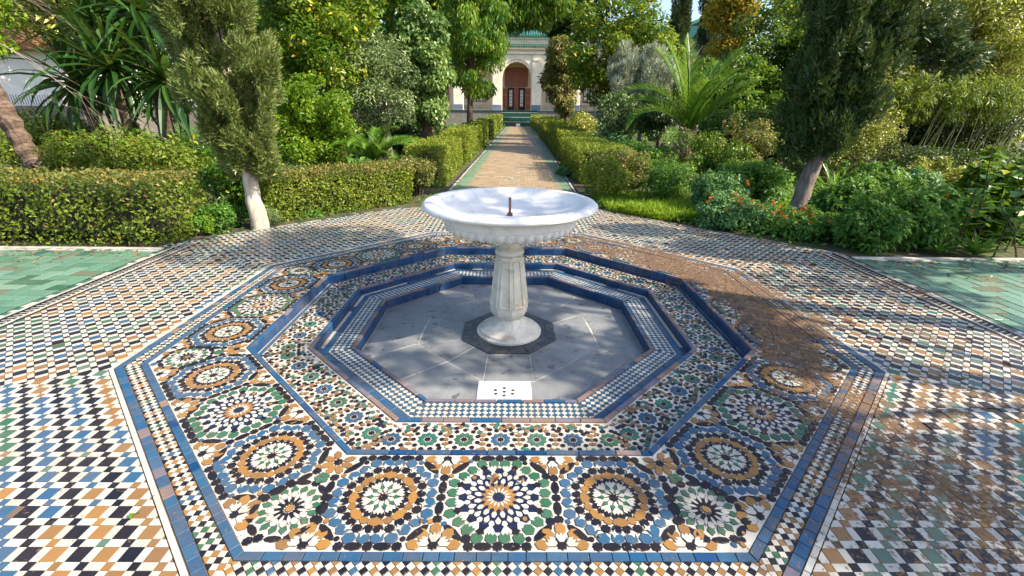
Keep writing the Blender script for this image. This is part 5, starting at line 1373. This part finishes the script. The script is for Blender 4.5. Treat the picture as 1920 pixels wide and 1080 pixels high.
# bare branches hanging in at the top left
BR = thing('bare_tree', 'leafless pale twiggy branches crossing the top left of the view', 'tree', (-9.3, 4.7, 0))
m = MB()
def twig(p, d, ln, r, dep):
    r *= .72
    q = [p]; dd = d.normalized()
    for i in range(4): dd = (dd+Vector((random.uniform(-.16, .16), random.uniform(-.12, .12), random.uniform(-.20, .10)))).normalized(); q.append(q[-1]+dd*ln/4)
    m.tube(q, [r*(1-.15*i) for i in range(5)], 4 if dep else 5, cap=False)
    if dep < 4:
        for i in range(3 if dep < 2 else 2):
            t_ = random.choice((1, 2, 3, 4)); twig(q[t_], dd+Vector((random.uniform(-.8, .8), random.uniform(-.5, .5), random.uniform(-.7, .55))), ln*random.uniform(.5, .75), r*.55, dep+1)
tr_ = [Vector((0, 0, -.05)), Vector((-.15, 0, 1.5)), Vector((-.25, 0, 3.0)), Vector((-.3, 0, 4.4))]
for d_, h_ in (((.5, -.4, -.12), 2.9), ((.9, -.1, -.35), 3.2), ((.9, -.3, -.6), 2.8), ((.5, .1, .4), 3.0)):
    twig(Vector((-.25, 0, h_)), Vector(d_), 2.0, .016, 0)
m.build('branches', BK['twig'], BR, True, kind='stuff')
MB().tube(tr_, [.06, .045, .035, .02], 7).build('trunk', BK['grey'], BR, True)
TR2 = thing('bare_twigs', 'thin leafless branches sticking out beside the right cypress trunk', 'branch', (6.9, 5.6, 0))
m = MB()
for i in range(9): twig(Vector((random.uniform(-.2, .2), 0, .1)), Vector((random.uniform(-1.2, .5), -.2, random.uniform(.4, 1.1))), .9, .008, 2)
m.build('branches', BK['twig'], TR2, True, kind='stuff')
# ---- flowering and leafy plants along the right edge
def plant(name, label, cat, c, r, k, clr, n, L, asp, mat, flowers=0, fmat='flower', stems=10, fname='flower'):
    o = bush(name, label, cat, c, r, int(k*1.3), clr*.82, int(n*.8), L*1.35, asp*.9, mat, stems=stems, droop=.5)
    cs_, rs_ = clumps((0, 0, c[2]+r[2]*.75), (r[0]*1.1, r[1]*.9, r[2]*.7), 16, .06); crown('sprigs', o, cs_, rs_*[1, 1, 1.6], int(n*.08), L*1.5, asp*.8, LM[mat], droop=.1, zmin=.05)
    for i in range(flowers):
        a_ = rng.random()*2*PI; q = rng.random()**.5; x = r[0]*q*math.cos(a_)*1.05; y = r[1]*q*math.sin(a_)-.1; z = c[2]+r[2]*(.5+.75*rng.random())*math.sqrt(max(.1, 1-q*q*.6))+.04
        d = unit(rng.normal(size=(26, 3))+np.array([0, -.2, .6])); fl_ = leafmesh('flower', o, np.array([[x, y, z]])+d*.007, d, unit(rng.normal(size=(26, 3))), .017+.006*rng.random(), .013, LM[fmat], rng.random(26), rng.random(26))
    return o
plant('lantana_bush', 'lantana bush with orange flower heads left of the grey cypress trunk', 'shrub', (3.42, 3.10, .17), (.52, .42, .22), 44, .13, 17000, .030, .6, 'bluew', 26)
plant('lantana_bush', 'lantana bush with orange flowers in front of the grey cypress trunk', 'shrub', (4.20, 2.62, .13), (.50, .40, .17), 44, .13, 17000, .030, .6, 'weed', 15)
plant('lantana_bush', 'taller bluish lantana bush behind the orange flowered ones', 'shrub', (3.5, 3.95, .32), (.5, .4, .3), 40, .15, 13000, .034, .6, 'bluew', 8)
plant('leafy_bush', 'soft green leafy bush bordering the back of the right green path', 'shrub', (4.75, 2.05, .26), (.50, .42, .32), 50, .14, 19000, .040, .5, 'weed', 2)
plant('leafy_bush', 'leafy green bush right of the soft one, by the middle of the path edge', 'shrub', (5.45, 2.25, .30), (.50, .45, .36), 50, .15, 17000, .048, .5, 'weed', 2)
plant('leafy_bush', 'taller fresh green bush behind the bushes at the right path', 'shrub', (5.5, 3.3, .36), (.75, .5, .42), 60, .17, 19000, .05, .45, 'weed')
plant('leafy_bush', 'dark leafed bush at the far right behind the path', 'shrub', (6.9, 2.7, .42), (.7, .5, .5), 50, .2, 12000, .075, .6, 'citrus')
plant('leafy_bush', 'shadowed bush left of the strap leaved rosette', 'shrub', (4.6, 5.0, .3), (.7, .5, .35), 44, .17, 13000, .045, .5, 'weed')
plant('golden_shrub', 'low sunlit golden shrub below the bamboo at right', 'shrub', (8.0, 4.9, .38), (1.0, .5, .35), 50, .19, 15000, .05, .5, 'golden')
plant('leafy_bush', 'dense low green bush between the strap rosette and the golden shrub', 'shrub', (7.0, 4.2, .3), (.7, .5, .34), 44, .17, 13000, .05, .5, 'bluew')
# big leaved plant at the right edge: every leaf a part
BLP = thing('broad_leaf_plant', 'tall plant with broad fresh leaves at the right edge of the view', 'plant', (6.05, 1.95, 0))
def ovate(ln, w_):
    V = []; F = []
    for i in range(7):
        t_ = i/6; ww = w_*(math.sin(PI*t_**.75)**.8)*.5+.001; zz = -.10*ln*t_**2; V += [(ln*t_, -ww, zz+ww*.25), (ln*t_, 0, zz), (ln*t_, ww, zz+ww*.25)]
    for i in range(6):
        for q in (0, 1): F.append((3*i+q, 3*i+3+q, 3*i+4+q, 3*i+1+q))
    me = bpy.data.meshes.new('leaf'); me.from_pydata(V, [], F); me.materials.append(LM['weed'])
    for nm in ('rnd', 'tone'): at_ = me.attributes.new(nm, 'FLOAT', 'FACE'); at_.data.foreach_set('value', [random.random()*.85]*len(F))
    return me
ovs = [ovate(.20, .13) for _ in range(4)]
for s_ in range(9):
    bx, by = rng.normal()*.22, rng.normal()*.18; h = .5+1.0*rng.random(); lean = rng.normal()*.25
    MB().tube([(bx, by, -.05), (bx+lean*.4, by, h*.5), (bx+lean, by, h)], [.012, .009, .005], 5).build('stem', BK['dark'], BLP, True)
    for i in range(int(h*16)):
        t_ = .25+.75*i/(h*16); a_ = i*2.4
        o = link_mesh('leaf', ovs[i % 4], BLP, (bx+lean*t_*t_, by, h*t_)); o.rotation_euler = (Matrix.Rotation(a_, 4, 'Z') @ Matrix.Rotation(random.uniform(-.5, .4), 4, 'Y')).to_euler(); q = random.uniform(.65, 1.15); o.scale = (q, q, q)
LF = thing('strap_leaf_plant', 'clump of long light green strap leaves at the far right path edge', 'plant', (5.75, 1.66, 0))
straps(LF, (0, 0, 0), 26, .42, .055, 'weed', .25, 1.2, (.8, 1.3))
LF2 = thing('strap_leaf_plant', 'smaller strap leaved clump just left of the far right one', 'plant', (5.35, 1.72, 0))
straps(LF2, (0, 0, 0), 16, .30, .04, 'weed', .25, 1.2, (.8, 1.3))
CO = thing('green_path_weed', 'small leafy weed growing over the right edge of the garden path', 'weed', (pcx(8.8)+1.32, 8.8, 0))
cc, rr = clumps((0, 0, .08), (.18, .5, .10), 16, .09); crown('foliage', CO, cc, rr, 1500, .05, .6, LM['bluew'])

# ---- ground cover
def scatter(n, box, excl=None):
    P = np.stack([box[0]+(box[1]-box[0])*rng.random(n), box[2]+(box[3]-box[2])*rng.random(n), np.zeros(n)], 1)
    return P
def ok_ground(P):
    x, y = P[:, 0], P[:, 1]; m = np.ones(len(P), bool)
    rp = np.max(np.stack([x*math.cos(k*PI/4)+y*math.sin(k*PI/4)-(AP_OUT[k]+(.27 if k in (0, 4) else 0)) for k in range(8)]), 0)
    m &= rp > .03; m &= ~((np.abs(x) > 3.9) & (y < 1.75)); m &= ~((np.abs(x-(-.043+PSL*y)) < 1.47) & (y > 3.5)); m &= y > 1.2
    return m
def cover(name, label, cat, n, box, L, asp, mat, h=.1, up_=.6):
    P = scatter(n, box); P = P[ok_ground(P)]; n = len(P)
    dens = np.array([noise.noise(Vector((p[0]*.9, p[1]*.9, 2.))) for p in P]); keep = dens > rng.random(n)*.9-.55; P = P[keep]; dens = dens[keep]; n = len(P)
    P[:, 2] = rng.random(n)*h*np.clip(.6+dens, .2, 1.4)-.03
    D = unit(rng.normal(size=(n, 3))*[1, 1, .3]+[0, 0, up_]); Nn = unit(rng.normal(size=(n, 3))*.5+[0, 0, 1])
    Ls = L*(.6+.8*rng.random(n)); tag(leafmesh(name, None, P, D, Nn, Ls, Ls*asp, LM[mat], rng.random(n), np.clip(dens+.5, 0, 1)), label, cat, kind='stuff')
cover('ground_cover', 'low leafy ground cover under the right hand shrubs', 'ground cover', 36000, (1.6, 13, 2, 11), .07, .5, 'weed', .16)
cover('ground_cover', 'low leafy ground cover under the left hand shrubs', 'ground cover', 26000, (-13, -1.4, 2.2, 12), .07, .5, 'weed', .16)
cover('ground_cover', 'far ground cover among the trees either side of the path', 'ground cover', 36000, (-24, 26, 10, 46), .2, .5, 'weed', .3)
cover('bright_grass', 'sunlit yellow green grass patch behind the right rim of the paving', 'grass', 26000, (1.75, 3.6, 3.4, 5.6), .12, .11, 'grass', .12, 1.1)
cover('bright_grass', 'grass blades growing below the dark cypress and flowering bushes', 'grass', 18000, (4.3, 7.5, 2.6, 6.5), .11, .09, 'grass', .05, 1.6)
# ---- trees outside the view on the right that shade the court
for (x, y, z, rx, ry, rz_, n, l) in ((6.6, -2.6, 5.2, 1.3, 1.4, 1.3, 8000, 'broad shade tree beyond the right green path'), (8.0, -4.6, 5.6, 1.3, 1.2, 1.3, 7000, 'shade tree beyond the near right corner of the court'),
                                     (9.2, -.4, 5.0, 1.6, 1.5, 1.5, 10000, 'wide shade tree beside the right green path'), (7.6, -2.0, 8.4, 1.7, 1.5, 1.5, 9000, 'tallest shade tree right of the court')):
    tree('shade_tree', l, 'tree', (x+1.2, y, 0), (x+.4, y, z-1.0), .14, (x, y, z), (rx, ry, rz_), 20, .36, int(n*.62), .12, .5, 'citrus', 'dark', bough=12)

# ---- litter on the paving
def litter(name, label, cat, n, fn, L, mat, kind='stuff'):
    P = np.array([fn() for _ in range(n)]); D = unit(rng.normal(size=(n, 3))*[1, 1, .12]); Nn = unit(rng.normal(size=(n, 3))*.35+[0, 0, 1]); Ls = L*(.5+rng.random(n))
    o = leafmesh(name, None, P, D, Nn, Ls, Ls*.5, LM[mat], rng.random(n), rng.random(n)); return tag(o, label, cat, kind=kind)
def onring():
    while True:
        a_ = rng.normal()*.9+.5; r_ = 1.9+1.6*rng.random()**1.5
        if ring_pos(r_*math.cos(a_), r_*math.sin(a_)) > 1.85: return (r_*math.cos(a_), r_*math.sin(a_), .008)
litter('leaf_litter', 'tiny dry leaf crumbs scattered over the right side of the paving', 'leaf litter', 900, onring, .022, 'dry')
litter('path_litter', 'dry leaves blown along the back edge of the right green path', 'leaf litter', 260, lambda: (rng.uniform(4.2, 7.5), 1.40-abs(rng.normal())*.28, .006), .045, 'dry')
litter('path_litter', 'dry leaves blown along the foot of the long left hedge', 'leaf litter', 260, lambda: (rng.uniform(-8, -4.2), 1.60-abs(rng.normal())*.25, .006), .04, 'dry')
litter('court_litter', 'small dry leaves along the back rim of the checkered court', 'leaf litter', 260, lambda: (lambda u, d: on_side(int(rng.choice([1, 2, 3])), u, 4.08-abs(d))+(.006,))(rng.uniform(-1.5, 1.5), rng.normal()*.3), .035, 'dry')
litter('basin_litter', 'tiny crumbs of dry leaf on the grey basin floor', 'leaf litter', 40, lambda: (lambda a_, r_: (r_*math.cos(a_), r_*math.sin(a_), Z3+.008))(rng.uniform(0, 6.28), rng.uniform(.55, 1.1)), .018, 'dry')
def fallen(label, x, y, z, L, mat, name='fallen_leaf', n=7):
    V = []; F = []
    for i in range(n):
        t_ = i/(n-1); ww = L*.36*math.sin(PI*(t_*.92+.04)); zz = .02*L/.1*math.sin(t_*5)+.004; V += [(L*t_, -ww, zz+ww*.55), (L*t_, 0, zz), (L*t_, ww, zz+ww*.35)]
    for i in range(n-1):
        for q in (0, 1): F.append((3*i+q, 3*i+3+q, 3*i+4+q, 3*i+1+q))
    o = mobj(name, V, F, LM[mat], None, attrs={'rnd': [.3]*len(F), 'tone': [.4]*len(F)}); o.location = (x, y, z); o.rotation_euler = (0, 0, random.uniform(0, 6)); return tag(o, label, 'leaf')
fallen('curled brown dry leaf lying on the green star medallion', .005, -2.00, .012, .055, 'dry'); fallen('small crumpled dry leaf right of the curled brown one', .115, -2.03, .01, .035, 'dry')
fallen('fresh green leaf lying on the white border strip at lower left', -1.515, -2.235, .006, .045, 'bright')
